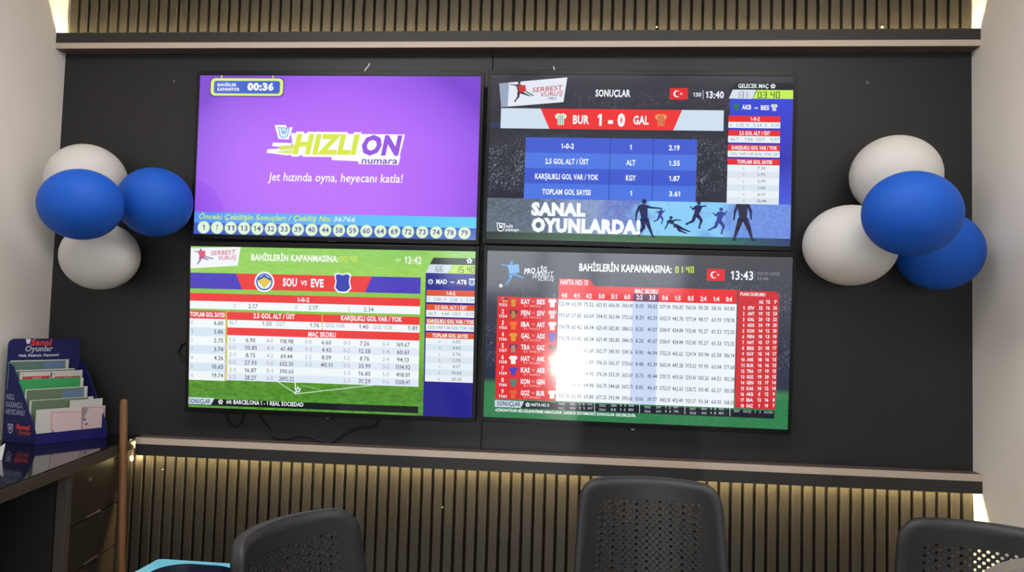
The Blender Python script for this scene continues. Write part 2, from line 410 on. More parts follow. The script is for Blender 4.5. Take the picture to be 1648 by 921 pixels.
SEG = {'0': 'abcdef', '1': 'bc', '2': 'abged', '3': 'abgcd', '4': 'fgbc', '5': 'afgcd', '6': 'afgedc', '7': 'abc', '8': 'abcdefg', '9': 'abcdfg'}
def segments(S, t, x0, x1, yc, h, lay, m, th=.11):
    n = sum(.5 if c in ': ' else 1 for c in t); step = (x1-x0)/n; x = x0
    for c in t:
        if c in ': ':
            if c == ':':
                for d in (-.2, .2): S.rect((x+step*.18, yc+d*h-h*.05), (x+step*.32, yc+d*h+h*.05), lay, m)
            x += step*.5; continue
        l, r, t0, b = x+step*.12, x+step*.84, yc-h/2, yc+h/2; q = h*th; g = q*.5
        R = {'a': (l, t0, r, t0+q), 'd': (l, b-q, r, b), 'g': (l, yc-g, r, yc+g), 'f': (l, t0, l+q, yc), 'e': (l, yc, l+q, b), 'b': (r-q, t0, r, yc), 'c': (r-q, yc, r, b)}
        for k in SEG[c]: S.rect(R[k][:2], R[k][2:], lay, m)
        x += step
def lerp(a, b, t): return a+(b-a)*t

# ---- upper left: purple lottery screen
def screen_lottery():
    S = sheet(0, (300, 105), 3.1755)
    def purple(nt, v):
        o = sep(nt, v)
        r2 = mth(nt, 'ADD', mth(nt, 'POWER', mth(nt, 'MULTIPLY', o[0], 1.55), 2), mth(nt, 'POWER', mth(nt, 'MULTIPLY', mth(nt, 'ADD', o[2], .08), 2.1), 2))
        return ramp(nt, r2, [(0, rgb(190, 114, 250)), (.35, rgb(176, 104, 248)), (.8, rgb(146, 82, 230)), (1, rgb(122, 64, 208))])
    full(S, scr_nodes('screen_purple_glow', purple))
    Y = scr(222, 238, 130); B = scr(58, 98, 205); DP = scr(60, 44, 120)
    S.line([(176, 46), (176, 62)], 6, 1, Y); S.line([(437, 47), (437, 62)], 6, 1, Y)
    S.rrect((117, 56), (492, 158), 24, 1, DP); S.rrect((122, 60), (488, 153), 22, 2, Y); S.rrect((138, 74), (472, 141), 12, 3, B)
    S.text('BAHİSLER', 155, 252, 95, 15, 4, WHT, BO); S.text('KAPANIYOR', 155, 268, 118, 15, 4, WHT, BO); S.text('00:36', 307, 442, 105, 35, 4, WHT, .06)
    W_ = scr(250, 250, 255); YG = scr(218, 232, 70); PU = scr(150, 84, 226)
    # logo: white plate, speed lines, outlined letters
    S.poly([(530, 344), (1112, 352), (1086, 462), (735, 462), (515, 458), (540, 405)], 1, W_)
    S.poly([(738, 462), (1090, 462), (1080, 508), (875, 504), (876, 490), (740, 484)], 1, W_)
    S.poly([(440, 393), (540, 396), (520, 418), (436, 412)], 1, W_); S.poly([(412, 428), (530, 420), (515, 460), (408, 446)], 1, W_)
    S.poly([(470, 412), (560, 405), (552, 424), (478, 432)], 2, scr(214, 224, 90)); S.poly([(448, 441), (548, 428), (540, 452), (520, 452)], 2, scr(226, 232, 120))
    S.text('HIZLI', 535, 888, 403, 96, 2, W_, .12, .2); S.text('HIZLI', 542, 880, 403, 92, 3, YG, .05, .2)
    S.text('ON', 893, 1098, 408, 92, 3, PU, .05, .2)
    S.text('numara', 890, 1074, 486, 32, 3, scr(120, 92, 190), .02, .15)
    S.poly([(448, 303), (505, 303), (512, 318), (540, 312), (530, 345), (520, 378), (468, 374)], 3, W_)
    emblem(S, 495, 341, 62, 58, 4, scr(150, 190, 225), scr(225, 245, 250))
    S.text('Jet hızında oyna, heyecanı katla!', 413, 1100, 574, 42, 2, W_, .012, .12)
    # result ticker
    def strip(nt, v):
        o = sep(nt, v); return ramp(nt, mth(nt, 'ADD', o[0], .5), [(0, rgb(88, 150, 245)), (1, rgb(100, 205, 255))])
    x0, z0 = S.map(45, 750); x1, z1 = S.map(45, 805); _, zb = S.map(42, 862)
    S.local([(-SW/2, z0), (SW/2, z0), (SW/2, z1), (-SW/2, z1)], 1, scr_nodes('screen_ticker_blue', strip))
    S.local([(-SW/2, z1), (SW/2, z1), (SW/2, -SH/2), (-SW/2, -SH/2)], 1, scr(66, 92, 196))
    S.text('Önceki Çekilişin Sonuçları / Çekiliş No:', 64, 740, 780, 27, 2, scr(205, 232, 110), .02, .2); S.text('36766', 750, 862, 789, 23, 2, scr(225, 240, 250), .02, .2)
    xs = [92, 160, 229, 297, 364, 433, 501, 571, 640, 710, 780, 849, 919, 990, 1061, 1131, 1203, 1274, 1346, 1418]
    ns = '1 7 11 13 14 32 33 39 40 44 58 59 60 64 69 72 73 74 78 79'.split()
    for k, (x, n) in enumerate(zip(xs, ns)):
        y = lerp(830, 860, k/19); S.disc((x, y), 32, 2, scr(150, 205, 150), 24); S.disc((x, y), 29.5, 3, scr(226, 244, 216), 24)
        w = 10 if len(n) == 1 else 36; S.text(n, x-w/2, x+w/2, y, 26, 4, scr(78, 88, 150), .02)
    return S
# ---- shared small side panel of odds
def side_panel(S, x0, x1, y, hd, red, rows, heads):
    pass
def night(nt, v, top=(52, 50, 62), mid=(26, 30, 48), lo=(34, 38, 62)):
    o = sep(nt, v)
    base = ramp(nt, mth(nt, 'ADD', mth(nt, 'MULTIPLY', o[2], 1.6), .5), [(0, rgb(*lo)), (.45, rgb(*mid)), (1, rgb(*top))])
    n1 = noise(nt, v, 190, 2, (1, 1, 1), .7)
    sp = ramp(nt, n1, [(.54, (0, 0, 0, 1)), (.68, rgb(150, 155, 165))])
    n2 = noise(nt, v, 9, 3)
    msk = ramp(nt, n2, [(.38, (.12, .12, .12, 1)), (.62, (1, 1, 1, 1))])
    return base, sp, msk, o
def band(nt, val, a, b, c, d):
    return ramp(nt, val, [(a, (0, 0, 0, 1)), (b, (1, 1, 1, 1)), (c, (1, 1, 1, 1)), (d, (0, 0, 0, 1))])
def screen_result():
    S = sheet(1, (780, 105), 3.0706)
    def bg(nt, v):
        base, sp, msk, o = night(nt, v)
        z = mth(nt, 'ADD', mth(nt, 'DIVIDE', o[2], SH), .5)
        b1 = band(nt, z, .26, .29, .55, .66); b2 = band(nt, z, .78, .81, .88, .93)
        crowd = mixc(nt, 1.0, b1, mixc(nt, 1.0, b2, (.35, .35, .35, 1), 'MULTIPLY'), 'ADD')
        c = mixc(nt, 1.0, mixc(nt, 1.0, sp, crowd, 'MULTIPLY'), msk, 'MULTIPLY')
        return mixc(nt, 1.0, base, c, 'ADD')
    full(S, scr_nodes('screen_night_stadium', bg))
    S.rect((22, 285), (1200, 322), 1, scr(30, 50, 96))
    # banner
    S.poly([(70, 88), (408, 58), (388, 182), (80, 207)], 2, scr(226, 233, 245))
    S.poly([(70, 88), (120, 84), (112, 204), (80, 207)], 3, scr(150, 165, 190))
    figure(S, 172, 132, 110, KICK, 3, scr(60, 48, 58)); S.poly([(160, 100), (200, 96), (204, 128), (172, 134)], 4, scr(205, 45, 50))
    S.line([(205, 130), (240, 150)], 6, 5, scr(40, 120, 70))
    S.text('SERBEST', 235, 385, 115, 23, 4, scr(196, 62, 74), .01, .1, .10); S.text('VURUŞ', 275, 385, 141, 22, 4, scr(196, 62, 74), .01, .1, .08); S.text('PSKT', 314, 355, 164, 11, 4, scr(60, 80, 110), .02, .1)
    S.text('SONUÇLAR', 547, 720, 138, 33, 2, WHT, BO)
    flag(S, (915, 112), (1003, 170), 2)
    S.text('130', 1030, 1070, 145, 20, 2, WHT, .02); S.line([(1079, 122), (1079, 168)], 2, 2, WHT); S.text('13:40', 1092, 1182, 146, 33, 2, WHT, .03)
    # score bar
    x0, z0 = S.map(80, 212); x1, z1 = S.map(1178, 327)
    S.local([(x0, z0), (x1, z0), (x1, z1), (x0, z1)], 2, scr(206, 222, 238))
    a, _ = S.map(275, 217); b, _ = S.map(975, 230); c, _ = S.map(930, 323); d, _ = S.map(318, 315)
    S.local([(a, z0), (b, z0), (c, z1), (d, z1)], 3, scr(236, 42, 44))
    shirt(S, 375, 267, 58, 4, scr(235, 245, 235), scr(70, 160, 110)); shirt(S, 870, 271, 60, 4, scr(235, 150, 90), scr(170, 60, 50))
    S.text('BUR', 435, 515, 270, 40, 4, WHT, BO); S.text('1 - 0', 556, 693, 272, 58, 4, WHT, .06); S.text('GAL', 733, 810, 273, 40, 4, WHT, BO)
    # table
    xa, _ = S.map(197, 500); xb, _ = S.map(1044, 500); xs1, _ = S.map(616, 500); xs2, _ = S.map(829, 500)
    _, zt = S.map(620, 363); _, zb = S.map(620, 672)
    for k in range(4):
        za, zc = lerp(zt, zb, k/4), lerp(zt, zb, (k+1)/4)
        S.local([(xa, za), (xb, za), (xb, zc), (xa, zc)], 2, scr(58, 88, 206) if k % 2 == 0 else scr(72, 116, 224))
    for xs in (xs1, xs2): S.local([(xs-.0012, zt), (xs+.0012, zt), (xs+.0012, zb), (xs-.0012, zb)], 3, scr(30, 56, 160))
    for k, (t, x0, x1, m_, mx, v) in enumerate((('1-0-2', 377, 440, '1', 5, '2.19'), ('2.5 GOL ALT / ÜST', 298, 512, 'ALT', 23, '1.55'), ('KARŞILIKLI GOL VAR / YOK', 247, 560, 'KGY', 25, '1.87'), ('TOPLAM GOL SAYISI', 282, 521, '1', 5, '3.61'))):
        y = (402, 479, 555, 631)[k]; S.text(t, x0, x1, y, 25, 4, WHT, BO); S.text(m_, 720-mx, 720+mx, y+6, 25, 4, WHT, BO); S.text(v, 908, 962, y+9, 24, 4, WHT, BO)
    # advert strip
    def ad(nt, v):
        o = sep(nt, v); n = noise(nt, v, 16, 4); n3 = noise(nt, v, 120, 2)
        x = mth(nt, 'ADD', mth(nt, 'DIVIDE', o[0], SW), .5); t = mth(nt, 'ADD', x, mth(nt, 'MULTIPLY', mth(nt, 'SUBTRACT', n, .5), .35))
        c = ramp(nt, t, [(0, rgb(30, 44, 66)), (.18, rgb(40, 56, 92)), (.34, rgb(120, 140, 190)), (.46, rgb(64, 88, 190)), (.56, rgb(120, 200, 245)), (.72, rgb(110, 195, 245)), (.84, rgb(70, 120, 220)), (1, rgb(60, 110, 215))])
        return mixc(nt, mth(nt, 'MULTIPLY', n3, .5), c, mixc(nt, .55, c, rgb(225, 245, 255)), 'MIX')
    _, za = S.map(650, 672); _, zg = S.map(650, 842)
    S.local([(-SW/2, za), (SW/2, za), (SW/2, zg), (-SW/2, zg)], 1, scr_nodes('screen_advert_sky', ad))
    def grass(nt, v):
        n = noise(nt, v, 60, 4, (1, 1, 4)); o = sep(nt, v)
        x = mth(nt, 'ADD', mth(nt, 'DIVIDE', o[0], SW), .5)
        c = ramp(nt, x, [(0, rgb(30, 52, 48)), (.3, rgb(88, 124, 96)), (.6, rgb(70, 130, 84)), (.8, rgb(50, 120, 110)), (1, rgb(44, 60, 130))])
        return mixc(nt, n, mixc(nt, .5, c, (0, 0, 0, 1)), c)
    S.local([(-SW/2, zg), (SW/2, zg), (SW/2, -SH/2), (-SW/2, -SH/2)], 1, scr_nodes('screen_advert_grass', grass))
    S.text('SANAL', 228, 495, 717, 56, 4, scr(246, 250, 255), .07); S.text('OYUNLARDA!', 228, 765, 800, 60, 4, scr(246, 250, 255), .07)
    emblem(S, 79, 804, 44, 44, 3, WHT, scr(30, 44, 66)); S.text('milli', 103, 138, 800, 14, 3, WHT, .02); S.text('piyango', 103, 168, 817, 14, 3, WHT, .02)
    sil = scr(30, 36, 88); sil2 = scr(52, 62, 150); sil3 = scr(34, 34, 66)
    figure(S, 785, 765, 190, TACK, 3, sil); figure(S, 862, 752, 90, RUN, 2, sil2); figure(S, 940, 800, 130, SLIDE, 3, sil)
    figure(S, 1042, 748, 150, dict(RUN, er=(.16, -.3), hr=(.32, -.32)), 3, sil); figure(S, 1152, 778, 145, RUN, 3, sil2)
    figure(S, 1270, 764, 225, STAND, 3, sil3)
    # right panel
    def blue(nt, v):
        o = sep(nt, v); z = mth(nt, 'ADD', mth(nt, 'DIVIDE', o[2], SH), .5)
        return ramp(nt, z, [(.2, rgb(66, 90, 225)), (.5, rgb(38, 44, 175)), (.85, rgb(52, 66, 215))])
    xa, _ = S.map(1204, 400); xr = SW/2; _, zt = S.map(1360, 166); _, zb = S.map(1330, 690); _, zk = S.map(1360, 86); _, zk2 = S.map(1360, 122)
    S.local([(xa, zt), (xr, zt), (xr, zb), (xa, zb)], 2, scr_nodes('screen_panel_blue', blue))
    S.local([(xa+.02, zk), (xr, zk), (xr, zt), (xa, zt), (xa, zk2)], 2, scr(18, 28, 32))
    S.text('GELECEK MAÇ', 1253, 1403, 102, 20, 4, WHT, .02); ballicon(S, 1425, 103, 13, 4, WHT, scr(24, 30, 40))
    S.poly([(1226, 120), (1342, 121), (1322, 167), (1206, 165)], 3, scr(212, 222, 234))
    a, _ = S.map(1346, 121); b, _ = S.map(1324, 167)
    S.local([(a, zk2), (xr, zk2), (xr, zt), (b, zt)], 3, scr(196, 236, 84))
    segments(S, '131', 1243, 1302, 146, 31, 4, scr(110, 116, 130), .09); segments(S, '03 40', 1346, 1462, 147, 33, 4, scr(50, 70, 24))
    shirt(S, 1243, 207, 34, 4, scr(24, 120, 80)); shirt(S, 1430, 210, 34, 4, scr(228, 236, 246), scr(150, 160, 180))
    S.text('AKB', 1270, 1316, 208, 22, 4, WHT, BO); S.text('vs', 1330, 1350, 211, 12, 4, WHT, .02); S.text('BES', 1364, 1405, 211, 22, 4, WHT, BO)
    odds_panel(S, 1202, 1458, [(252, 283, '1-0-2', 1312, 1358, '1   2.31  0   2.24  2   3.21', 313), (324, 353, '2.5 GOL ALT / ÜST', 1256, 1408, 'ALT    1.56  ÜST    1.77', 386), (396, 427, 'KARŞILIKLI GOL VAR / YOK', 1218, 1442, 'GOL VAR 1.49 GOL YOK 1.87', 458)],
               (467, 497, 'TOPLAM GOL SAYISI', 1244, 1416, 692), ['7.31', '3.79', '2.79', '3.68', '6.17', '10.44'], scr(226, 36, 44), 1274, 1362)
    return S
def odds_panel(S, x0, x1, groups, total, vals, red, xl, xv, top=False):
    wht = scr(232, 240, 247)
    L = lambda y: S.map((x0+x1)/2, y)[1]
    xa, _ = S.map(x0, groups[1][0]); xb, _ = S.map(x1, groups[1][0])
    R = lambda a, b, m, lay=4: S.local([(xa, L(a)), (xb, L(a)), (xb, L(b)), (xa, L(b))], lay, m)
    for y0, y1, t, tx0, tx1, row, y2 in groups:
        R(y0, y1, red); S.text(t, tx0, tx1, (y0+y1)/2, 17, 5, WHT, BO)
        R(y1, y2, wht); S.text(row, x0+8, x1-8, (y1+y2)/2, 14, 5, scr(120, 124, 136), 0)
    y0, y1, t, tx0, tx1, y2 = total
    R(y0, y1, red); S.text(t, tx0, tx1, (y0+y1)/2, 17, 5, WHT, BO); R(y1, y2, wht)
    n = len(vals)
    for k, v in enumerate(vals):
        y = lerp(y1, y2, (k+.5)/n)
        if k % 2: S.local([(xa, L(lerp(y1, y2, k/n))), (xb, L(lerp(y1, y2, k/n))), (xb, L(lerp(y1, y2, (k+1)/n))), (xa, L(lerp(y1, y2, (k+1)/n)))], 5, scr(216, 228, 238))
        S.text(str(k), xl-4, xl+4, y, 13, 6, scr(150, 150, 160)); w = 19 if len(v) < 5 else 24; S.text(v, xv-w, xv+w, y, 14, 6, scr(120, 122, 132), .01)
# ---- lower left: odds over grass
def screen_odds():
    S = sheet(2, (290, 385), 3.0204)
    def bg(nt, v):
        o = sep(nt, v); z = mth(nt, 'ADD', mth(nt, 'DIVIDE', o[2], SH), .5)
        base = ramp(nt, z, [(0, rgb(96, 172, 62)), (.12, rgb(84, 150, 44)), (.3, rgb(112, 178, 48)), (.7, rgb(128, 196, 66)), (.85, rgb(150, 212, 92)), (1, rgb(132, 204, 100))])
        n = noise(nt, v, 30, 6, (1, 1, 2.6), .75); n2 = noise(nt, v, 6, 3, (.5, 1, 2))
        b = mixc(nt, mth(nt, 'MULTIPLY', mth(nt, 'MULTIPLY', n2, z), .5), base, rgb(186, 232, 110))
        low = ramp(nt, z, [(.18, (.65, .65, .65, 1)), (.4, (.18, .18, .18, 1))])
        dk = ramp(nt, n, [(.36, (1, 1, 1, 1)), (.60, (0, 0, 0, 1))])
        return mixc(nt, mixc(nt, 1.0, low, dk, 'MULTIPLY'), b, mixc(nt, .85, b, rgb(22, 66, 12)))
    full(S, scr_nodes('screen_football_grass', bg))
    WT = scr(240, 247, 250); RD = scr(236, 56, 58); tx = scr(104, 108, 120); lb = scr(172, 176, 190)
    S.poly([(50, 45), (295, 38), (280, 130), (50, 143)], 2, scr(240, 244, 250))
    figure(S, 102, 88, 80, KICK, 3, scr(120, 80, 150)); S.poly([(90, 58), (122, 56), (124, 86), (100, 90)], 4, scr(220, 90, 110))
    S.line([(124, 86), (160, 96)], 5, 4, scr(120, 80, 150))
    S.text('SERBEST', 150, 270, 66, 21, 4, scr(206, 84, 116), .01, .1, .06); S.text('VURUŞ', 186, 272, 91, 20, 4, scr(206, 84, 116), .01, .1, .06)
    S.text('BAHİSLERİN KAPANMASINA:', 345, 768, 93, 29, 2, scr(246, 250, 240), BO); segments(S, '00:40', 775, 862, 98, 28, 2, scr(228, 232, 90), .1)
    S.text('43', 1045, 1070, 103, 16, 2, scr(220, 240, 200)); S.text('13:42', 1090, 1172, 104, 34, 2, scr(244, 250, 240), .02)
    lx, _ = S.map(50, 250); rx, _ = S.map(1168, 250)
    lx = -SW/2
    def strip(x0, x1, y0, y1, lay, m, yx=None):
        """band given by its left/right and by top/bottom measured at yx"""
        xa, xb = (S.map(x0, (y0+y1)/2)[0], S.map(x1, (y0+y1)/2)[0]); yx = yx if yx is not None else x0
        za, zb = S.map(yx, y0)[1], S.map(yx, y1)[1]; S.local([(xa, za), (xb, za), (xb, zb), (xa, zb)], lay, m); return xa, xb, za, zb
    xa, xb, za, zb = strip(50, 1168, 163, 240, 2, scr(72, 58, 186), 50)
    a = S.map(272, 168)[0]; b = S.map(932, 182)[0]; c = S.map(898, 262)[0]; d = S.map(303, 242)[0]
    S.local([(a, za), (b, za), (c, zb), (d, zb)], 3, RD)
    S.disc((410, 209), 48, 4, scr(240, 246, 252), 28); S.disc((410, 209), 40, 5, scr(60, 90, 190), 28); S.disc((410, 209), 33, 6, scr(235, 240, 248), 28)
    S.poly([(410, 176), (442, 206), (410, 240), (378, 206)], 7, scr(226, 200, 70)); S.poly([(378, 192), (410, 174), (442, 194), (440, 204), (410, 186), (380, 203)], 8, scr(50, 80, 190))
    S.text('SOU', 499, 568, 211, 37, 4, WHT, .04); S.text('VS', 586, 617, 214, 21, 4, WHT, .03); S.text('EVE', 636, 698, 215, 37, 4, WHT, .04)
    def shield(x, y, w, h, lay, m):
        S.poly([(x-w*.5, y-h*.42), (x-w*.3, y-h*.5), (x, y-h*.43), (x+w*.3, y-h*.5), (x+w*.5, y-h*.40), (x+w*.42, y-h*.1), (x+w*.5, y+h*.28), (x+w*.3, y+h*.46), (x, y+h*.5), (x-w*.3, y+h*.45), (x-w*.5, y+h*.26), (x-w*.42, y-h*.1)], lay, m)
    shield(790, 214, 84, 100, 4, scr(240, 246, 252)); shield(790, 214, 70, 86, 5, scr(48, 62, 176))
    strip(48, 1166, 262, 300, 2, RD, 50); S.text('1-0-2', 570, 628, 296, 20, 3, WHT, BO)
    strip(48, 1166, 300, 338, 2, WT, 50)
    for t, x0, x1, y, m in (('1', 261, 268, 325, lb), ('2.17', 332, 378, 327, tx), ('0', 560, 570, 332, lb), ('2.17', 625, 670, 334, tx), ('2', 817, 827, 341, lb), ('2.34', 893, 940, 343, tx)): S.text(t, x0, x1, y, 20, 3, m, .01)
    strip(45, 221, 347, 386, 3, RD, 50); S.text('TOPLAM GOL SAYISI', 49, 217, 368, 21, 4, WHT, BO)
    strip(45, 221, 386, 686, 2, WT, 50)
    for k, v in enumerate('6.60 3.86 2.75 3.74 4.26 10.65 19.74'.split()):
        y = lerp(408, 664, k/6); w = 45 if len(v) == 4 else 56
        if k % 2: strip(45, 221, lerp(386, 686, k/7), lerp(386, 686, (k+1)/7), 3, scr(214, 229, 244), 50)
        S.text(str(k), 53, 62, y-2, 19, 4, lb, .01); S.text(v, 210-w, 210, y+1, 20, 4, tx, .02)
    S.rect((222, 349), (227, 690), 3, scr(206, 186, 70))
    xa2, xb2, z1, z2 = strip(228, 689, 355, 393, 3, RD, 230); strip(694, 1164, 355, 393, 3, RD, 230)
    xq = S.map(228, 380)[0]; xw = S.map(1164, 400)[0]; xm = S.map(691, 390)[0]
    z3 = S.map(230, 430)[1]; z4 = S.map(230, 468)[1]; z5 = S.map(230, 688)[1]
    S.local([(xq, z2), (xw, z2), (xw, z3), (xq, z3)], 2, WT); S.local([(xm-.0015, z1), (xm+.0015, z1), (xm+.0015, z3), (xm-.0015, z3)], 4, scr(206, 186, 70))
    S.text('2.5 GOL ALT / ÜST', 357, 558, 376, 22, 4, WHT, BO); S.text('KARŞILIKLI GOL VAR / YOK', 782, 1078, 388, 22, 4, WHT, BO)
    for t, x0, x1, y, m in (('ALT', 238, 279, 406, lb), ('1.50', 400, 445, 412, tx), ('ÜST', 468, 510, 415, lb), ('1.76', 632, 676, 420, tx), ('GOL VAR', 706, 802, 421, lb), ('1.40', 870, 915, 427, tx), ('GOL YOK', 938, 1033, 430, lb), ('1.81', 1107, 1152, 434, tx)): S.text(t, x0, x1, y, 20, 3, m, .01)
    S.local([(xq, z3), (xw, z3), (xw, z4), (xq, z4)], 3, RD); S.text('MAÇ SKORU', 623, 757, 465, 22, 4, WHT, BO)
    S.local([(xq, z4), (xw, z4), (xw, z5), (xq, z5)], 2, WT)
    for k in (1, 3, 5): S.local([(xq, lerp(z4, z5, k/6)), (xw, lerp(z4, z5, k/6)), (xw, lerp(z4, z5, (k+1)/6)), (xq, lerp(z4, z5, (k+1)/6))], 3, scr(222, 233, 246))
    cols = [(238, 270, 343, '1-0 6.90 2-0 10.81 2-1 8.75 3-0 27.93 3-1 16.87 3-2 28.27'), (421, 453, 518, '4-0 118.98 4-1 61.48 4-2 69.44 5-0 632.30 5-1 390.63 6-0 2892.22'), (608, 639, 712, '0-0 6.60 1-1 4.43 2-2 8.09 3-3 40.11'), (795, 826, 897, '0-1 7.26 0-2 12.58 1-2 8.76 0-3 35.99 1-3 16.85 2-3 31.29'), (984, 1016, 1083, '0-4 169.67 1-4 60.61 2-4 94.13 0-5 1114.92 1-5 418.01 0-6 5508.47')]
    for x0, x1, xv, d in cols:
        d = d.split()
        for k in range(len(d)//2):
            y = 490+k*36.6+(x0-238)*.029; v = d[2*k+1]; w = {4: 23, 5: 29, 6: 33, 7: 36}[len(v)]
            S.text(d[2*k], x0, x1, y, 19, 4, lb, .01); S.text(v, xv-w, xv+w, y+3, 20, 4, tx, .015)
    # corner arc, flag and ball on the grass
    chalk = scr(196, 226, 190)
    S.line([(470, 692), (560, 752)], 4, 2, chalk); S.line([(560, 755), (940, 712)], 4, 2, chalk); S.line([(595, 712), (690, 738)], 3, 2, scr(150, 200, 140)); S.line([(561, 690), (561, 755)], 5, 3, WHT)
    ballicon(S, 573, 735, 15, 3, scr(226, 236, 230), scr(90, 110, 110))
    xa, xb, za, zb = strip(40, 1158, 776, 808, 2, scr(14, 22, 24), 50)
    S.poly([(40, 770), (168, 776), (150, 808), (40, 804)], 3, scr(200, 216, 228)); S.text('SONUÇLAR', 45, 147, 790, 21, 4, scr(50, 62, 96), .02)
    ballicon(S, 197, 794, 12, 3, WHT, scr(14, 22, 24)); S.text('64: BARCELONA 1 - 1 REAL SOCIEDAD', 225, 600, 800, 19, 3, WHT, .025)
    # right panel
    xa = S.map(1187, 500)[0]; zt = S.map(1320, 168)[1]; zk = S.map(1330, 93)[1]; zk2 = S.map(1330, 126)[1]; xr = SW/2
    S.local([(xa, zt), (xr, zt), (xr, -SH/2), (xa, -SH/2)], 2, scr(30, 28, 140))
    x1_ = S.map(1230, 95)[0]; x2_ = S.map(1212, 126)[0]; x3_ = S.map(1192, 165)[0]; x4_ = S.map(1330, 126)[0]; x5_ = S.map(1304, 165)[0]; x6_ = S.map(1323, 126)[0]
    S.local([(x1_, zk), (xr, zk), (xr, zk2), (x2_, zk2)], 3, scr(36, 44, 48)); S.local([(x2_, zk2), (x6_, zk2), (x5_-.003, zt), (x3_, zt)], 3, scr(208, 220, 232)); S.local([(x4_, zk2), (xr, zk2), (xr, zt), (x5_+.003, zt)], 3, scr(186, 226, 84))
    ballicon(S, 1404, 107, 14, 4, WHT, scr(36, 44, 48))
    segments(S, '66', 1239, 1278, 146, 27, 4, scr(100, 106, 120), .1); segments(S, '15 40', 1338, 1432, 150, 31, 4, scr(50, 70, 30))
    S.disc((1216, 208), 13, 4, scr(190, 210, 220), 16); S.disc((1216, 210), 8, 5, scr(90, 150, 170), 12); shield(1416, 209, 30, 36, 4, scr(200, 214, 228)); shield(1416, 211, 18, 22, 5, scr(90, 130, 190))
    S.text('MAD', 1243, 1296, 208, 21, 4, WHT, BO); S.text('vs', 1310, 1330, 209, 12, 4, WHT, .02); S.text('ATB', 1343, 1391, 210, 21, 4, WHT, BO)
    odds_panel(S, 1196, 1434, [(250, 279, '1-0-2', 1293, 1336, '1   3.00  0   2.20  2   2.34', 310), (320, 348, '2.5 GOL ALT / ÜST', 1237, 1392, 'ALT    1.60  ÜST    1.77', 381), (388, 416, 'KARŞILIKLI GOL VAR / YOK', 1200, 1428, 'GOL VAR 1.48 GOL YOK 1.80', 449)],
               (457, 485, 'TOPLAM GOL SAYISI', 1225, 1396, 697), ['6.52', '4.83', '2.76', '3.70', '4.27', '10.66', '20.26'], scr(222, 82, 40), 1260, 1343)
    return S
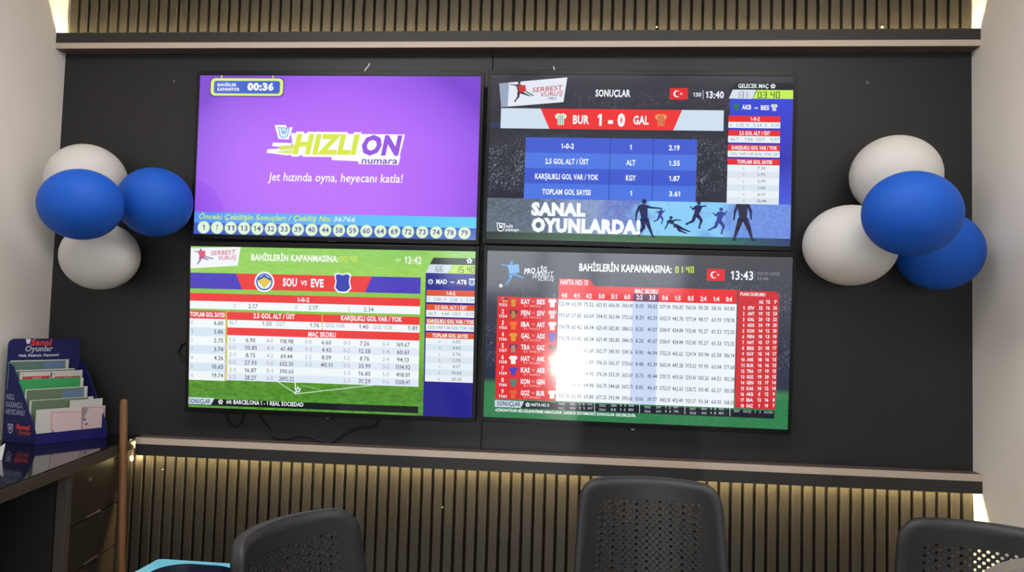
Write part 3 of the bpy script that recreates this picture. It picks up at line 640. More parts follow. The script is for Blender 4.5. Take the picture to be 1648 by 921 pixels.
# ---- lower right: league table
def screen_league():
    S = sheet(3, (775, 395), 2.9235)
    def bg(nt, v):
        base, sp, msk, o = night(nt, v, (72, 74, 82), (26, 34, 60), (24, 44, 70))
        z = mth(nt, 'ADD', mth(nt, 'DIVIDE', o[2], SH), .5)
        g = noise(nt, v, 70, 4, (1, 1, 3))
        gr = mixc(nt, g, rgb(24, 92, 50), rgb(62, 150, 96))
        b1 = band(nt, z, .28, .34, .8, .9)
        c = mixc(nt, 1.0, mixc(nt, 1.0, mixc(nt, 1.0, sp, b1, 'MULTIPLY'), msk, 'MULTIPLY'), (.45, .5, .6, 1), 'MULTIPLY')
        allc = mixc(nt, 1.0, base, c, 'ADD')
        return mixc(nt, ramp(nt, z, [(.20, (1, 1, 1, 1)), (.235, (0, 0, 0, 1))]), allc, gr)
    full(S, scr_nodes('screen_league_stadium', bg))
    bl = scr(80, 150, 220)
    figure(S, 140, 128, 118, KICK, 2, bl); S.poly([(120, 88), (172, 84), (176, 122), (128, 128)], 3, scr(110, 170, 235)); S.disc((88, 185), 9, 3, scr(210, 215, 225), 12)
    S.text('PRO LİG', 198, 305, 113, 24, 3, WHT, .03, .1, .12); S.text('SERBEST', 236, 336, 134, 22, 3, WHT, .0, .1, .12); S.text('VURUŞ', 262, 338, 153, 20, 3, WHT, .0, .1, .08)
    S.text('BAHİSLERİN KAPANMASINA:', 456, 893, 104, 33, 3, WHT, BO); segments(S, '01:40', 908, 1001, 111, 30, 3, scr(206, 232, 60), .15)
    flag(S, (1060, 107), (1143, 165), 3)
    S.text('13:43', 1172, 1278, 139, 40, 3, WHT, .02); S.line([(1287, 120), (1287, 165)], 2, 3, GREYT); S.text('SELECTED SÜRPRİZ', 1297, 1404, 131, 13, 3, scr(150, 152, 160)); S.text('13:46', 1297, 1350, 154, 15, 3, scr(150, 152, 160))
    # grid
    xa = S.map(354, 480)[0]; xb = S.map(1194, 480)[0]; z0 = S.map(360, 183)[1]; z1 = S.map(360, 249)[1]; zb = S.map(354, 728)[1]; zt = S.map(360, 152)[1]
    t1 = S.map(505, 155)[0]; t2 = S.map(530, 187)[0]
    S.local([(xa, zt), (t1, zt), (t2, z0), (xb, z0), (xb, z1), (xa, z1)], 2, scr(232, 36, 42)); S.local([(xa, z1), (xb, z1), (xb, zb), (xa, zb)], 2, scr(236, 244, 252))
    ca = S.map(705, 480)[0]; cb = S.map(825, 480)[0]; zq = S.map(760, 225)[1]
    S.local([(ca, zq), (cb, zq), (cb, z1), (ca, z1)], 3, scr(110, 40, 90)); S.local([(ca, z1), (cb, z1), (cb, zb), (ca, zb)], 3, scr(200, 216, 244))
    S.text('HAFTA NO: 13', 370, 498, 170, 23, 4, WHT, .03); S.text('MAÇ SKORU', 720, 829, 213, 20, 4, WHT, BO)
    xs = [387, 445, 503, 563, 622, 684, 742, 802, 862, 922, 983, 1043, 1104, 1164]
    for k, (x, t) in enumerate(zip(xs, '4:0 4:1 4:2 5:0 5:1 6:0 2:2 3:3 0:6 1:5 0:5 2:4 1:4 0:4'.split())): S.text(t, x-14, x+14, lerp(231, 251, k/13), 21, 4, WHT, BO)
    rows = ['122.94 63.39 71.52 653.92 606.00 3963.41 8.01 38.82 1071.90 396.83 1060.36 90.28 58.16 161.83',
            '111.61 57.85 60.69 594.15 363.94 3735.63 8.51 43.59 5652.11 442.78 1177.54 98.17 63.19 178.18',
            '116.78 60.42 68.34 621.41 382.80 3886.13 8.20 41.07 5508.47 424.84 1132.40 95.27 61.33 172.05',
            '116.78 60.42 68.34 621.41 382.80 3846.13 8.20 41.07 5508.47 424.84 1132.40 95.27 61.33 172.05',
            '105.16 54.87 62.61 562.77 341.93 3541.16 8.90 46.94 5752.21 465.62 1239.74 101.94 65.58 186.14',
            '113.60 58.85 65.89 596.33 365.37 3735.63 8.48 43.39 5602.41 447.28 1175.03 97.95 63.04 177.68',
            '107.30 56.20 64.93 576.24 353.39 3651.69 8.73 45.44 5701.75 459.50 1210.43 100.26 64.52 182.58',
            '104.90 54.80 64.98 566.70 344.68 3611.71 8.85 46.61 5752.21 462.63 1228.72 101.45 65.27 185.08',
            '121.10 62.50 69.80 637.25 393.94 3915.66 8.06 39.77 5402.18 413.49 1103.57 93.34 60.10 168.05']
    grid = scr(92, 96, 112)
    for r, row in enumerate(rows):
        for k, v in enumerate(row.split()):
            y = lerp(lerp(271, 703, r/8), lerp(295, 737, r/8), k/13); w = {4: 18, 5: 23, 6: 25, 7: 25}[len(v)]
            S.text(v, xs[k]-w, xs[k]+w, y, 18, 4, grid, .01)
    # match list on the left
    la = S.map(68, 480)[0]; lb_ = S.map(350, 480)[0]; lz0 = S.map(74, 235)[1]; lz1 = S.map(66, 716)[1]; rdl = scr(220, 36, 42)
    S.local([(la, lz0), (lb_, lz0), (lb_, lz1), (la, lz1)], 2, rdl)
    nm = 'KAY BES FEN SIV IBA ANT GAL ADS TRA GAZ HAT ANK KAS AKB KON GEN GOZ BUR'.split()
    sh = [((200, 70, 40), (235, 235, 240)), ((30, 40, 90), (220, 200, 200)), ((235, 110, 50), (236, 236, 240)), ((220, 150, 50), (70, 90, 200)), ((60, 40, 130), (120, 30, 30)), ((236, 236, 240), (150, 170, 120)), ((60, 60, 190), (110, 120, 90)), ((90, 120, 110), (180, 60, 60)), ((230, 90, 40), (235, 235, 235))]
    for r in range(9):
        y = lerp(255, 685, r/8); S.text(str(r+1), 93, 103, y-3, 20, 4, WHT, .03); S.text(str(1153+r), 80, 118, y+20, 13, 4, WHT, .02)
        S.text(nm[2*r], 184, 226, y+5, 22, 4, WHT, BO); S.text('VS', 233, 249, y+5, 11, 4, scr(250, 180, 180)); S.text(nm[2*r+1], 258, 296, y+7, 22, 4, WHT, BO)
        S.text('Ev 4%04d' % (103+1117*r), 198, 275, y+26, 9, 4, scr(250, 190, 190))
        shirt(S, 148, y+10, 40, 4, scr(*sh[r][0]), scr(230, 190, 60) if r in (0, 1, 4) else None); shirt(S, 331, y+12, 40, 4, scr(*sh[r][1]))
    flagx = S.map(109, 252)
    S.rect((98, 243), (121, 249), 5, scr(30, 30, 30)); S.rect((98, 249), (121, 255), 5, scr(210, 40, 40)); S.rect((98, 255), (121, 261), 5, scr(230, 190, 60))
    # points table
    pa = S.map(1199, 480)[0]; pb = S.map(1392, 480)[0]; pz0 = S.map(1210, 210)[1]; pz1 = S.map(1200, 762)[1]
    S.local([(pa, pz0), (pb-.012, pz0), (pb, pz0-.012), (pb, pz1), (pa, pz1)], 2, scr(206, 40, 50))
    S.text('PUAN DURUMU', 1217, 1335, 228, 15, 4, WHT, .03)
    for t, x in (('AG', 1315), ('YG', 1347), ('P', 1384)): S.text(t, x-10 if t != 'P' else x-5, x+10 if t != 'P' else x+5, 264, 16, 4, WHT, .03)
    pt = 'SIV 22 16 26 ANT 19 12 23 GAL 20 13 22 ADS 24 19 20 KON 14 12 20 FEN 18 13 19 HAT 15 17 19 BES 21 18 17 KAY 15 14 17 ANK 18 16 15 BUR 16 16 15 TRA 17 19 15 GOZ 19 20 15 GEN 15 17 14 KAS 10 12 14 AKB 8 12 9 IBA 12 16 8 GAZ 9 19 7'.split()
    for r in range(18):
        y = lerp(292, 752, r/17); xo = -r*.9
        for t, x, w in ((str(r+1), 1233, 4 if r < 9 else 8), (pt[4*r], 1268, 16), (pt[4*r+1], 1313, 9 if len(pt[4*r+1]) > 1 else 4), (pt[4*r+2], 1347, 9), (pt[4*r+3], 1381, 9 if len(pt[4*r+3]) > 1 else 5)): S.text(t, x-w+xo*.5, x+w+xo*.5, y, 15, 4, WHT, .03)
    # ticker
    ka = S.map(62, 735)[0]; kz0 = S.map(64, 722)[1]; kz1 = S.map(62, 757)[1]
    S.local([(ka, kz0), (pb-.004, kz0), (pb-.004, kz1), (ka, kz1)], 3, scr(20, 28, 42)); S.poly([(62, 722), (200, 729), (184, 760), (62, 755)], 4, scr(196, 212, 226)); S.text('SONUÇLAR', 73, 182, 740, 20, 5, scr(50, 56, 80), .02)
    ballicon(S, 217, 745, 11, 4, WHT, scr(20, 28, 42)); S.text('HAFTA NO: 8', 233, 317, 746, 14, 5, WHT, .02)
    tk = 'ADS GAZ KON ANT GEN AKB BUR BES SIV HAT KAY TRA FEN GAL ANK IBA GOZ KAS'.split()
    for g, x in enumerate((352, 545, 757, 970)):
        if g: S.line([(x-14, 730+g*5), (x-14, 776+g*5)], 2, 4, WHT)
        for q in range(2):
            y = lerp(744, 768, (x-350)/620)+q*20-2
            S.text(str(1101+2*g+q), x+8, x+38, y, 11, 5, scr(190, 196, 205)); S.text(tk[4*g+2*q], x+64, x+88, y, 11, 5, scr(210, 216, 225)); S.text('1  %d' % ((g+q) % 4), x+106, x+132, y, 11, 5, scr(230, 236, 240)); S.text(tk[4*g+2*q+1], x+146, x+170, y, 11, 5, scr(210, 216, 225))
    S.line([(1168, 748), (1168, 800)], 2, 4, WHT); S.text('1117   GOZ   1   2   KON', 1186, 1368, 780, 11, 5, scr(200, 206, 214))
    S.text('GÖRÜNTÜLER BİLGİLENDİRME AMAÇLIDIR. SADECE SİSTEMDEKİ SONUÇLAR GEÇERLİDİR.', 62, 724, 783, 12, 4, WHT, .03)
    return S
tvs = [make_tv(i) for i in range(4)]
for e, fn in zip(tvs, (screen_lottery, screen_result, screen_odds, screen_league)):
    o = fn().mb.build('screen', e, fix=False)
# small printed mark on the tab of the lower right set, makers' marks under the others
for i, e in enumerate(tvs):
    a = Sheet(lambda x, z: (x, z), .0003, -.0021); m = mat('tab_print_grey', rgb(150, 150, 155), .5)
    a.map = lambda x, z: (x, -TH/2-.004+(-z))
    a.text('mi', -.006, .006, 0, .007, 1, m if i == 3 else mat('tab_print_dark', rgb(62, 62, 66), .5), .03)
    if i > 1: a.mb.build('tab_mark', [c for c in e.children if c.name.startswith('sensor_tab')][0], fix=False)

# ================================================================== BALLOONS
def balloon(loc, rx, ry, rz, col, knot_dir, label, group, roll=0.):
    m = mat('balloon_latex_'+('blue' if col == 'b' else 'white'), rgb(10, 76, 172) if col == 'b' else rgb(194, 191, 186), .62, .25, noise=.02, scale=5)
    k = Vector(knot_dir).normalized()
    e = empty('balloon', loc); tag(e, label, 'balloon', group)
    q = k.to_track_quat('Z', 'Y'); n1, n2 = 48, 28; vs = []; fs = []
    S = Vector((rx, ry, rz))
    def place(v):
        v = q @ Vector(v); v = Vector((v.x*S.x, v.y*S.y, v.z*S.z)); c, s = math.cos(roll), math.sin(roll)
        return Vector((c*v.x+s*v.z, v.y, -s*v.x+c*v.z))
    for i in range(n2+1):
        t = math.pi*i/n2; r = math.sin(t); z = math.cos(t)
        if z > .6: r *= 1-.22*((z-.6)/.4)**1.5; z += .10*((z-.6)/.4)**2
        for j in range(n1): a = 2*math.pi*j/n1; vs.append(place((r*math.cos(a), r*math.sin(a), z)))
    for i in range(n2):
        for j in range(n1): fs.append((i*n1+j, (i+1)*n1+j, (i+1)*n1+(j+1) % n1, i*n1+(j+1) % n1))
    b = MB(); b.add(vs, fs, m); b.build('skin', e, smooth=True)
    b = MB(); b.tube([place((0, 0, 1.06)), place((0, 0, 1.12)), place((0, 0, 1.15)), place((0, 0, 1.19)), place((0, 0, 1.22))], [.010, .006, .010, .005, .013], m, 12); b.build('knot', e, smooth=True)
    return e
def bal(px, py, Y, rxp, ryp, col, kd, label, group, roll=0., rd=None):
    p = on_y(px, py, Y); s = (Y-CAM.y)/F_PX
    return balloon(p, rxp*s, rd or min(rxp, ryp)*s, ryp*s, col, kd, label, group, roll)
GL_, GR_ = 'balloons left of the televisions', 'balloons right of the televisions'
bal(139.7, 291.5, -.140, 63.5, 62.5, 'w', (.25, .5, -.8), 'white balloon, top of the left bunch, behind the blue one', GL_)
bal(130.8, 329.3, -.43, 68, 60.5, 'b', (.35, .93, -.1), 'blue balloon at the front of the left bunch, overlapping the white wall', GL_)
bal(249.5, 325.5, -.19, 60, 58.5, 'b', (-.9, .4, -.1), 'blue balloon in the left bunch, closest to the purple television', GL_)
bal(161.5, 412.0, -.138, 63, 57.5, 'w', (-.2, .5, .85), 'white balloon at the bottom of the left bunch', GL_)
bal(1441, 283, -.142, 66.5, 62.5, 'w', (.3, .5, -.8), 'white balloon, top of the right bunch, behind the blue one', GR_)
bal(1467, 344, -.44, 72, 66, 'b', (-.1, .95, -.2), 'blue balloon at the front of the right bunch', GR_)
bal(1368, 395, -.145, 70, 63, 'w', (.75, .4, .4), 'white balloon at the lower left of the right bunch', GR_)
bal(1511, 404, -.138, 63, 60.5, 'b', (-.6, .4, .6), 'blue balloon at the lower right of the right bunch, mostly behind the other blue one', GR_)

# ================================================================== CABLES AND SMALL BITS
rub = mat('black_cable_rubber', rgb(14, 14, 15), .5, .4)
def cable(name, pts, Y, r, label, s=1, off=(0, 0), m=rub, cat='cable'):
    P = [on_y(off[0]+x/s, off[1]+y/s, Y) for x, y in pts]
    Q = []
    for i in range(len(P)-1):
        p0, p1, p2, p3 = P[max(i-1, 0)], P[i], P[i+1], P[min(i+2, len(P)-1)]
        for k in range(6):
            t = k/6; Q.append(.5*((2*p1)+(p2-p0)*t+(2*p0-5*p1+4*p2-p3)*t*t+(3*p1-p0-3*p2+p3)*t**3))
    Q.append(P[-1]); b = MB(); b.tube(Q, r, m, 8); o = b.build(name, smooth=True); return tag(o, label, cat)
cable('power_cable', [(360, -30), (385, 60), (450, 150), (520, 235), (620, 265), (720, 240), (830, 238), (930, 278), (1030, 302), (1100, 262), (1200, 205), (1300, 170), (1420, 150), (1480, 85), (1500, -30)], -.006, .0042, 'black cable sagging below the grassy television down to the ledge', 5.683, (350, 660))
cable('power_cable', [(60, -30), (75, 50), (100, 110), (140, 150), (200, 130), (240, 20), (250, -40)], -.006, .004, 'short black cable loop under the left end of the grassy television', 5.683, (350, 660))
cable('power_cable', [(470, 270), (385, 283), (300, 320), (235, 420), (235, 530), (290, 610), (365, 670), (470, 700)], -.006, .0036, 'black cable loop sticking out at the left side of the grassy television', 13.15, (270, 530))
wtie = mat('white_nylon', rgb(225, 225, 222), .5)
cable('cable_tie', [(586, 120), (588, 112), (592, 107.5), (595, 102)], -.03, .0022, 'white cable tie tail sticking up above the purple television', m=wtie, cat='cable tie')
cable('cable_tie', [(892, 118), (892, 111), (890.5, 107)], -.03, .0022, 'short white cable tie end above the stadium television', m=wtie, cat='cable tie')
def screw(px, py, Y, r, label, m):
    p = on_y(px, py, Y); b = MB(); b.tube([(p.x, p.y+.004, p.z), (p.x, p.y, p.z), (p.x, p.y-.002, p.z)], [r, r, r*.6], m, 10); return tag(b.build('screw', smooth=False), label, 'screw', 'screws in the wall boards')
zinc = mat('zinc_screw', rgb(190, 184, 170), .35, .5, metal=.7)
screw(1420, 43, -.012, .0045, 'pale screw head on the upper slats, right', zinc); screw(1057, 43, -.012, .003, 'pale screw head on the upper slats above the stadium television', zinc)
screw(712, 817, -.007, .003, 'pale screw head on the lower slats under the middle of the televisions', zinc); screw(262, 756, -.007, .0026, 'small pale screw head near the left end of the lower slats', zinc)
dz = mat('dull_screw', rgb(92, 92, 92), .5)
screw(280, 131, 0, .006, 'dull screw cap on the dark board left of the purple television', dz); screw(1396, 133, 0, .006, 'dull screw cap on the dark board right of the stadium television', dz)

# ================================================================== DESK
DZ = .80
e0, e1 = Vector((-1.302, -.201, 0)), Vector((-1.186, -.866, 0))
et = (e1-e0).normalized(); en = Vector((-et.y, et.x, 0)); en = en if en.x > 0 else -en
o0 = e0 + et*((-.002-e0.y)/et.y)
def D(t, n, z): v = o0+et*t+en*n; return (v.x, v.y, z)
desk = empty('desk', (-1.55, -.7, 0)); tag(desk, 'dark wooden counter desk with glossy black top against the left wall', 'desk')
def dpart(mb, name, par=None, **k):
    o = mb.build(name, None, **k); o.parent = par or desk
    o.matrix_parent_inverse = Matrix.Translation(-desk.location) if not par else Matrix.Identity(4)
    return o
dwood = wood('desk_dark_oak', rgb(44, 37, 31), rgb(34, 29, 25), 'Y', .5, .4)
dedge = wood('desk_edge_oak', rgb(64, 56, 48), rgb(54, 48, 41), 'Y', .5, .4)
ddark = mat('desk_inner_black', rgb(26, 24, 23), .7, .3)
gloss = mat('desk_gloss_black', rgb(14, 14, 16), .06, .6)
LT = 1.75; xw = XL+.003
end = D(LT, 0, 0)
top = [D(0, 0, 0)[:2], D(LT, 0, 0)[:2], (xw, end[1]), (xw, -.002)]
a = MB(); a.prism([(x, y, .757) for x, y in top], (0, 0, .038), dedge); dpart(a, 'desktop', bevel=.002)
ins = [D(0, -.001, 0)[:2], D(LT, -.001, 0)[:2], (xw, end[1]), (xw, -.002)]
a = MB(); a.prism([(x, y, .795) for x, y in ins], (0, 0, .005), gloss); dpart(a, 'glossy_top', bevel=.001)
def panel(name, t0, t1, n0, n1, z0, z1, m, par=None, bevel=.0015):
    a = MB(); a.prism([D(t0, n0, z0), D(t1, n0, z0), D(t1, n1, z0), D(t0, n1, z0)], (0, 0, z1-z0), m); return dpart(a, name, par, bevel=bevel)
ppost = wood('desk_post_grey', rgb(70, 62, 57), rgb(60, 54, 50), 'Z', .5, .4)
panel('side_panel', .475, .505, -.045, -.012, 0, .757, ppost)
panel('side_panel', .075, .10, -.34, -.022, 0, .757, dwood)
panel('side_panel', 1.62, 1.65, -.34, -.012, 0, .757, dwood)
panel('back_panel', .505, 1.62, -.34, -.325, .05, .757, ddark)
panel('carcass', .10, .500, -.34, -.05, .02, .755, ddark)
zs = [.750, .568, .412, .255, .03]
for i in range(4):
    f = panel('drawer_front', .103, .472, -.05, -.03, zs[i+1]+.004, zs[i]-.002, dwood)
    g = panel('drawer_handle', .24, .34, -.032, -.024, zs[i+1]+.004, zs[i+1]+.010, mat('drawer_grip', rgb(70, 60, 50), .4), f)
p = D(.325, -.03, .702); a = MB(); a.tube([p, tuple(Vector(p)+en*.004)], [.006, .006], mat('key_lock_nickel', rgb(170, 165, 155), .3, .5, metal=.8), 12); dpart(a, 'keyhole')

# wooden pole leaning at the end of the desk
pw = wood('broom_pole_wood', rgb(112, 74, 42), rgb(94, 62, 35), 'Z', .5, .4, .6)
t_ = on_y(199.7, 647, -.165); b_ = on_y(195, 921, -.235); d_ = (b_-t_); f_ = t_+d_*(t_.z/(t_.z-b_.z)); 
a = MB(); a.tube([f_+Vector((0, 0, .001)), f_.lerp(t_, .5), t_, t_-d_.normalized()*.006, t_-d_.normalized()*.0105], [.0135, .0135, .0135, .0115, .005], pw, 16)
tag(a.build('wooden_pole', smooth=True), 'brown wooden pole standing upright between the desk and the lit slats', 'pole')

# ================================================================== LEAFLET DISPENSER
fl_, fr_, bl_ = on_z(56, 717, DZ), on_z(172, 704, DZ), on_z(3, 711, DZ)
ew = (fr_-fl_); SWD = ew.length; ew.normalize(); ed = Vector((-ew.y, ew.x, 0)); SDP = (bl_-fl_).dot(ed); SK = (bl_-fl_).dot(ew)
stand = empty('leaflet_dispenser', fl_); tag(stand, 'dark blue cardboard leaflet dispenser with a printed header on the desk', 'leaflet stand')
stand.rotation_euler = (0, 0, math.atan2(ew.y, ew.x)); stand.location.z = DZ+.0008
# local frame: x along the front, y towards the back, z up
def loc(px, py, yl):
    """local x, z of the point where a sight line meets the dispenser plane at depth yl"""
    P0 = fl_+ed*yl; d = ray(px, py); s = (P0-CAM).dot(ed)/d.dot(ed); q = CAM+d*s-fl_; return q.dot(ew), q.z
card = mat('dispenser_blue_card', rgb(18, 22, 80), .6, .3); cardi = mat('dispenser_inside_card', rgb(15, 18, 64), .6, .3)
hL = loc(9, 546, SDP); hR = loc(117, 545, SDP)
HZ = (hL[1]+hR[1])/2; HX0, HX1 = SK, SWD+SK
T = .003
a = MB()
r = .02; pts = [(HX0, 0), (HX1, 0), (HX1, HZ-r)] + [(HX1-r+r*math.cos(q), HZ-r+r*math.sin(q)+.004*math.sin(2*q)) for q in (.3, .8, 1.2, 1.57)] + [(HX0+r-r*math.sin(q), HZ-r+r*math.cos(q)) for q in (.0, .5, 1.0, 1.3)] + [(HX0, HZ-r)]
a.prism([(x, SDP-T, z) for x, z in pts], (0, T, 0), card); header_mb = a
zl = max(.02, loc(62, 699, 0)[1])
sl = loc(9, 584, SDP)[1]
for nm, x0 in (('side_panel', 0), ('side_panel', SWD-T)):
    a = MB(); a.prism([(x0+SK*y_/SDP, y_, z_) for y_, z_ in ((0, 0), (SDP-T, 0), (SDP-T, sl), (SDP*.80, sl-.012), (.012, zl+.028), (0, zl))], (T, 0, 0), card)
    if x0 == 0: side_mb = a
    else: a.build(nm, stand)
a = MB(); a.box((T, 0, 0), (SWD-T, T, zl), mat('dispenser_front_card', rgb(19, 19, 92), .55, .3)); a.build('front_lip', stand)
a = MB(); a.prism([(T, T, 0), (SWD-T, T, 0), (SWD-T+SK, SDP-T, 0), (T+SK, SDP-T, 0)], (0, 0, .004), cardi); a.build('base_panel', stand)
ND = 6
for k in range(1, ND):
    y = SDP*k/ND; a = MB(); a.box((T+SK*k/ND, y, .004), (SWD-T+SK*k/ND, y+.0015, zl*.9+(sl-zl)*.8*k/ND), cardi); a.build('divider', stand)
# printing on the header and on the side
hd = Sheet(lambda px, py: loc(px, py, SDP-T), .0003, SDP-T-.0002)
emblem(hd, 45.5, 550, 8, 8, 1, mat('print_white', rgb(215, 220, 230), .6), mat('print_pale', rgb(180, 190, 205), .6))
pr = mat('print_red', rgb(200, 50, 44), .6); pwh = mat('print_white', rgb(215, 220, 230), .6); psl = mat('print_silver', rgb(160, 165, 178), .6)
hd.text('Sanal', 49.5, 84, 551.5, 9, 2, pr, .04, .15); hd.text('Oyunlar', 41, 85.5, 561.5, 8.5, 1, psl, .03, .15); hd.text('Hızlı, Kazançlı, Heyecanlı!', 31, 95.5, 572, 4.2, 1, pwh, .01, .15)
def merge(a, b):
    o = len(a.v); a.v += b.v; a.f += [tuple(i+o for i in f) for f in b.f]; a.m += [a.mi(b.mats[k]) for k in b.m]; return a
merge(header_mb, hd.mb).build('header_panel', stand)
def side_map(px, py):
    """local y, z on the outer face of the left side panel"""
    d = ray(px, py); nn = (bl_-fl_).cross(Vector((0, 0, 1))).normalized(); s = (fl_-CAM).dot(nn)/d.dot(nn); q = CAM+d*s-fl_; return q.dot(ed), q.z
ss = Sheet(lambda px, py: (-side_map(px, py)[0], side_map(px, py)[1]), .0003, 0)
for t, x0, x1, y in (('HIZLI,', 10.5, 24, 639), ('KAZANÇLI,', 10, 37, 652), ('HEYECANLI!', 9.5, 40, 664)): ss.text(t, x0, x1, y, 8, 1, mat('print_grey_blue', rgb(140, 150, 170), .6), .02)
ss.text('Sanal', 26, 49, 688, 7, 1, pr, .05, .1); ss.text('Oyunlar', 29, 50, 697, 7, 1, mat('print_dull_red', rgb(150, 60, 58), .6), .05, .1); emblem(ss, 17, 690, 9, 16, 1, psl, card)
ss.mb.v = [(-.0004+y_+SK*(-x_)/SDP, -x_, z_) for x_, y_, z_ in ss.mb.v]
merge(side_mb, ss.mb).build('side_panel', stand)
# leaflets: each stepped slot holds one pack
paper = mat('leaflet_paper', rgb(186, 184, 180), .7, .3)
LP = {k: mat('leaflet_'+k, rgb(*c), .6, .3) for k, c in dict(teal=(84, 112, 106), slate=(92, 116, 146), pink=(196, 176, 178), green=(96, 138, 90), bright=(52, 148, 84), red=(186, 44, 66), grey=(140, 134, 142), dgreen=(92, 112, 88), rose=(206, 160, 160), pale=(176, 190, 182), ink=(70, 66, 72), lilac=(128, 126, 150)).items()}
def leaflet(k, x0, x1, ytop, label, draw, zb=None, ybot=None, t=.003, lean=.0):
    yl = SDP*k
    a = loc(x0, ytop, yl); b = loc(x1, ytop, yl); zt = (loc((x0+x1)/2, ytop, yl))[1]
    z0 = .006
    lo_, hi_ = SK*k+T+.0015, SWD+SK*k-T-.0015
    a = (max(a[0], lo_) if x0 > 60 else lo_+(.004 if k > .6 and x0 > 25 else 0), a[1]); b = (min(b[0], hi_), b[1])
    e = empty('leaflet', stand.matrix_basis @ Vector(((a[0]+b[0])/2, yl, z0)), stand.rotation_euler)
    tag(e, label, 'leaflet', 'leaflets in the blue dispenser')
    cx = (a[0]+b[0])/2
    m = MB(); m.box((a[0]-cx, 0, 0), (b[0]-cx, t, zt-z0), paper)
    S = Sheet(lambda px, py: (loc(px, py, yl)[0]-cx, loc(px, py, yl)[1]-z0), .0003, -.0002)
    draw(S); merge(m, S.mb).build('sheets', e)
def fish(S, x, y, w, m):
    S.poly([(x-w*.5, y), (x-w*.2, y-w*.16), (x+w*.2, y-w*.12), (x+w*.5, y+w*.08), (x+w*.1, y+w*.14), (x-w*.25, y+w*.12)], 3, m)
def strip_draw(x0, x1, y, h, base, right, rx, circle=False):
    def f(S):
        S.rect((x0, y), (x1, y+h), 1, LP[base]); S.rect((rx, y+h*.38), (x1-1, y+h), 2, LP[right]); S.rect((rx, y), (x1, y+h*.36), 2, LP['slate' if base != 'bright' else 'bright'])
        fish(S, lerp(x0, x1, .27), y+h*.5, (x1-x0)*.22, LP['pale']); fish(S, lerp(x0, x1, .50), y+h*.5, (x1-x0)*.20, LP['pale'])
        S.poly([(x0+6, y+h), (x0+9, y+h*.4), (x0+13, y+h)], 3, LP['pale'])
        if circle: S.disc((x1-5, y+h*.5), 4, 4, paper, 14)
    return f
leaflet(.93, 10.5, 111, 580, 'leaflet with a teal and slate strip in the rearmost slot of the dispenser', strip_draw(13.5, 103, 583, 40, 'teal', 'pink', 71))
leaflet(.78, 18.5, 120, 595, 'leaflet with a dark green strip in the second slot from the back', strip_draw(22.5, 119, 598.5, 40, 'dgreen', 'pale', 90))
def redstrip(S):
    for x0, x1 in ((36, 80), (88, 129)): S.rect((x0, 607), (x1, 611), 1, LP['red']); S.rect((x0, 611), (x1, 640), 1, LP['pink'])
    S.rect((81.5, 600), (83.5, 608), 1, LP['ink']); S.disc((37, 603), 1, 1, LP['ink'], 8); S.disc((88, 603), 1, 1, LP['ink'], 8)
    S.text('1-0-2', 52, 66, 609, 3, 2, paper, .03); S.text('SKOR', 103, 115, 609, 3, 2, paper, .03)
leaflet(.66, 31, 133, 598, 'white leaflet with two red header bars behind the bright green one', redstrip)
leaflet(.58, 30, 134.5, 611, 'leaflet with the bright green strip and white circle in the middle slot', strip_draw(31.5, 127, 611.5, 40, 'bright', 'bright', 92, True))
leaflet(.42, 36, 141, 625, 'leaflet with a grey green and lilac strip in the third slot from the front', strip_draw(43, 133, 629, 40, 'dgreen', 'pink', 101))
leaflet(.27, 45, 150, 642, 'leaflet with a green grey strip in the second slot from the front', strip_draw(51, 140, 646, 40, 'dgreen', 'teal', 113))
def coupon_draw(x0, x1, y0, y1, side):
    def f(S):
        S.rect((x0, y0), (x1, y1), 1, LP['pink']); S.line([(x0, y0), (x1, y0)], .7, 2, LP['red']); S.line([(x0, y0), (x0, y1)], .7, 2, LP['red'])
        for k in range(5): S.line([(x0+5, y0+5+k*6), (x1-4, y0+4.4+k*6)], .5, 2, LP['rose'])
        if side: S.poly([(x0+.5, y0+1), (x0+11, y0+1), (x0+1, y0+22)], 2, LP['grey']); S.disc((x0+4, y0+20), 2, 3, LP['ink'], 10); S.disc((x0+7, y0+27), 2, 3, LP['ink'], 10); S.line([(x1, y0), (x1, y1)], 1, 2, LP['ink'])
        else: S.poly([(x0, y1-14), (x0+12, y1), (x0, y1)], 2, LP['grey']); S.text('ikili', x0+14, x0+26, y1-5, 4, 3, LP['ink'], .02)
    return f
leaflet(.16, 113, 172.5, 643, 'white coupon slip with a grey panel at the front right of the dispenser', coupon_draw(132, 167, 656, 700, True))
leaflet(.06, 54.5, 131, 658, 'white coupon slip with a red outlined grid at the front left of the dispenser', coupon_draw(83, 129, 664, 704, False))

# white paper slips lying at the near end of the desk, cut by the frame
pc = on_z(4, 742, DZ)
for i, (dx, dy, h, rz, sz) in enumerate(((-.055, -.01, .0, .25, .10), (-.075, .02, .0, -.12, .075))):
    e = empty('paper_slip', (pc.x+dx, pc.y+dy, DZ+.001), (0, 0, rz))
    tag(e, ('crumpled white paper slip standing on the desk at the left picture edge', 'taller white paper slip behind the crumpled one on the desk')[i], 'paper')
    m = MB(); n = 10; q = []
    for k in range(n+1):
        u = (k/n-.5)*sz; z = (.066, .085)[i]*(1-.25*abs(math.sin(k*1.9)))*(1 if k < n-1 else .8)
        q.append((u, .012*math.sin(k*1.3), z))
    vs = [(x, y, 0) for x, y, z in q]+[(x+.004, y+.006, z) for x, y, z in q]
    m.add(vs, [(k, k+1, n+2+k, n+1+k) for k in range(n)], mat('white_paper', rgb(222, 222, 220), .7)); o = m.build('sheet', e, fix=False)
    s_ = o.modifiers.new('thickness', 'SOLIDIFY'); s_.thickness = .0012

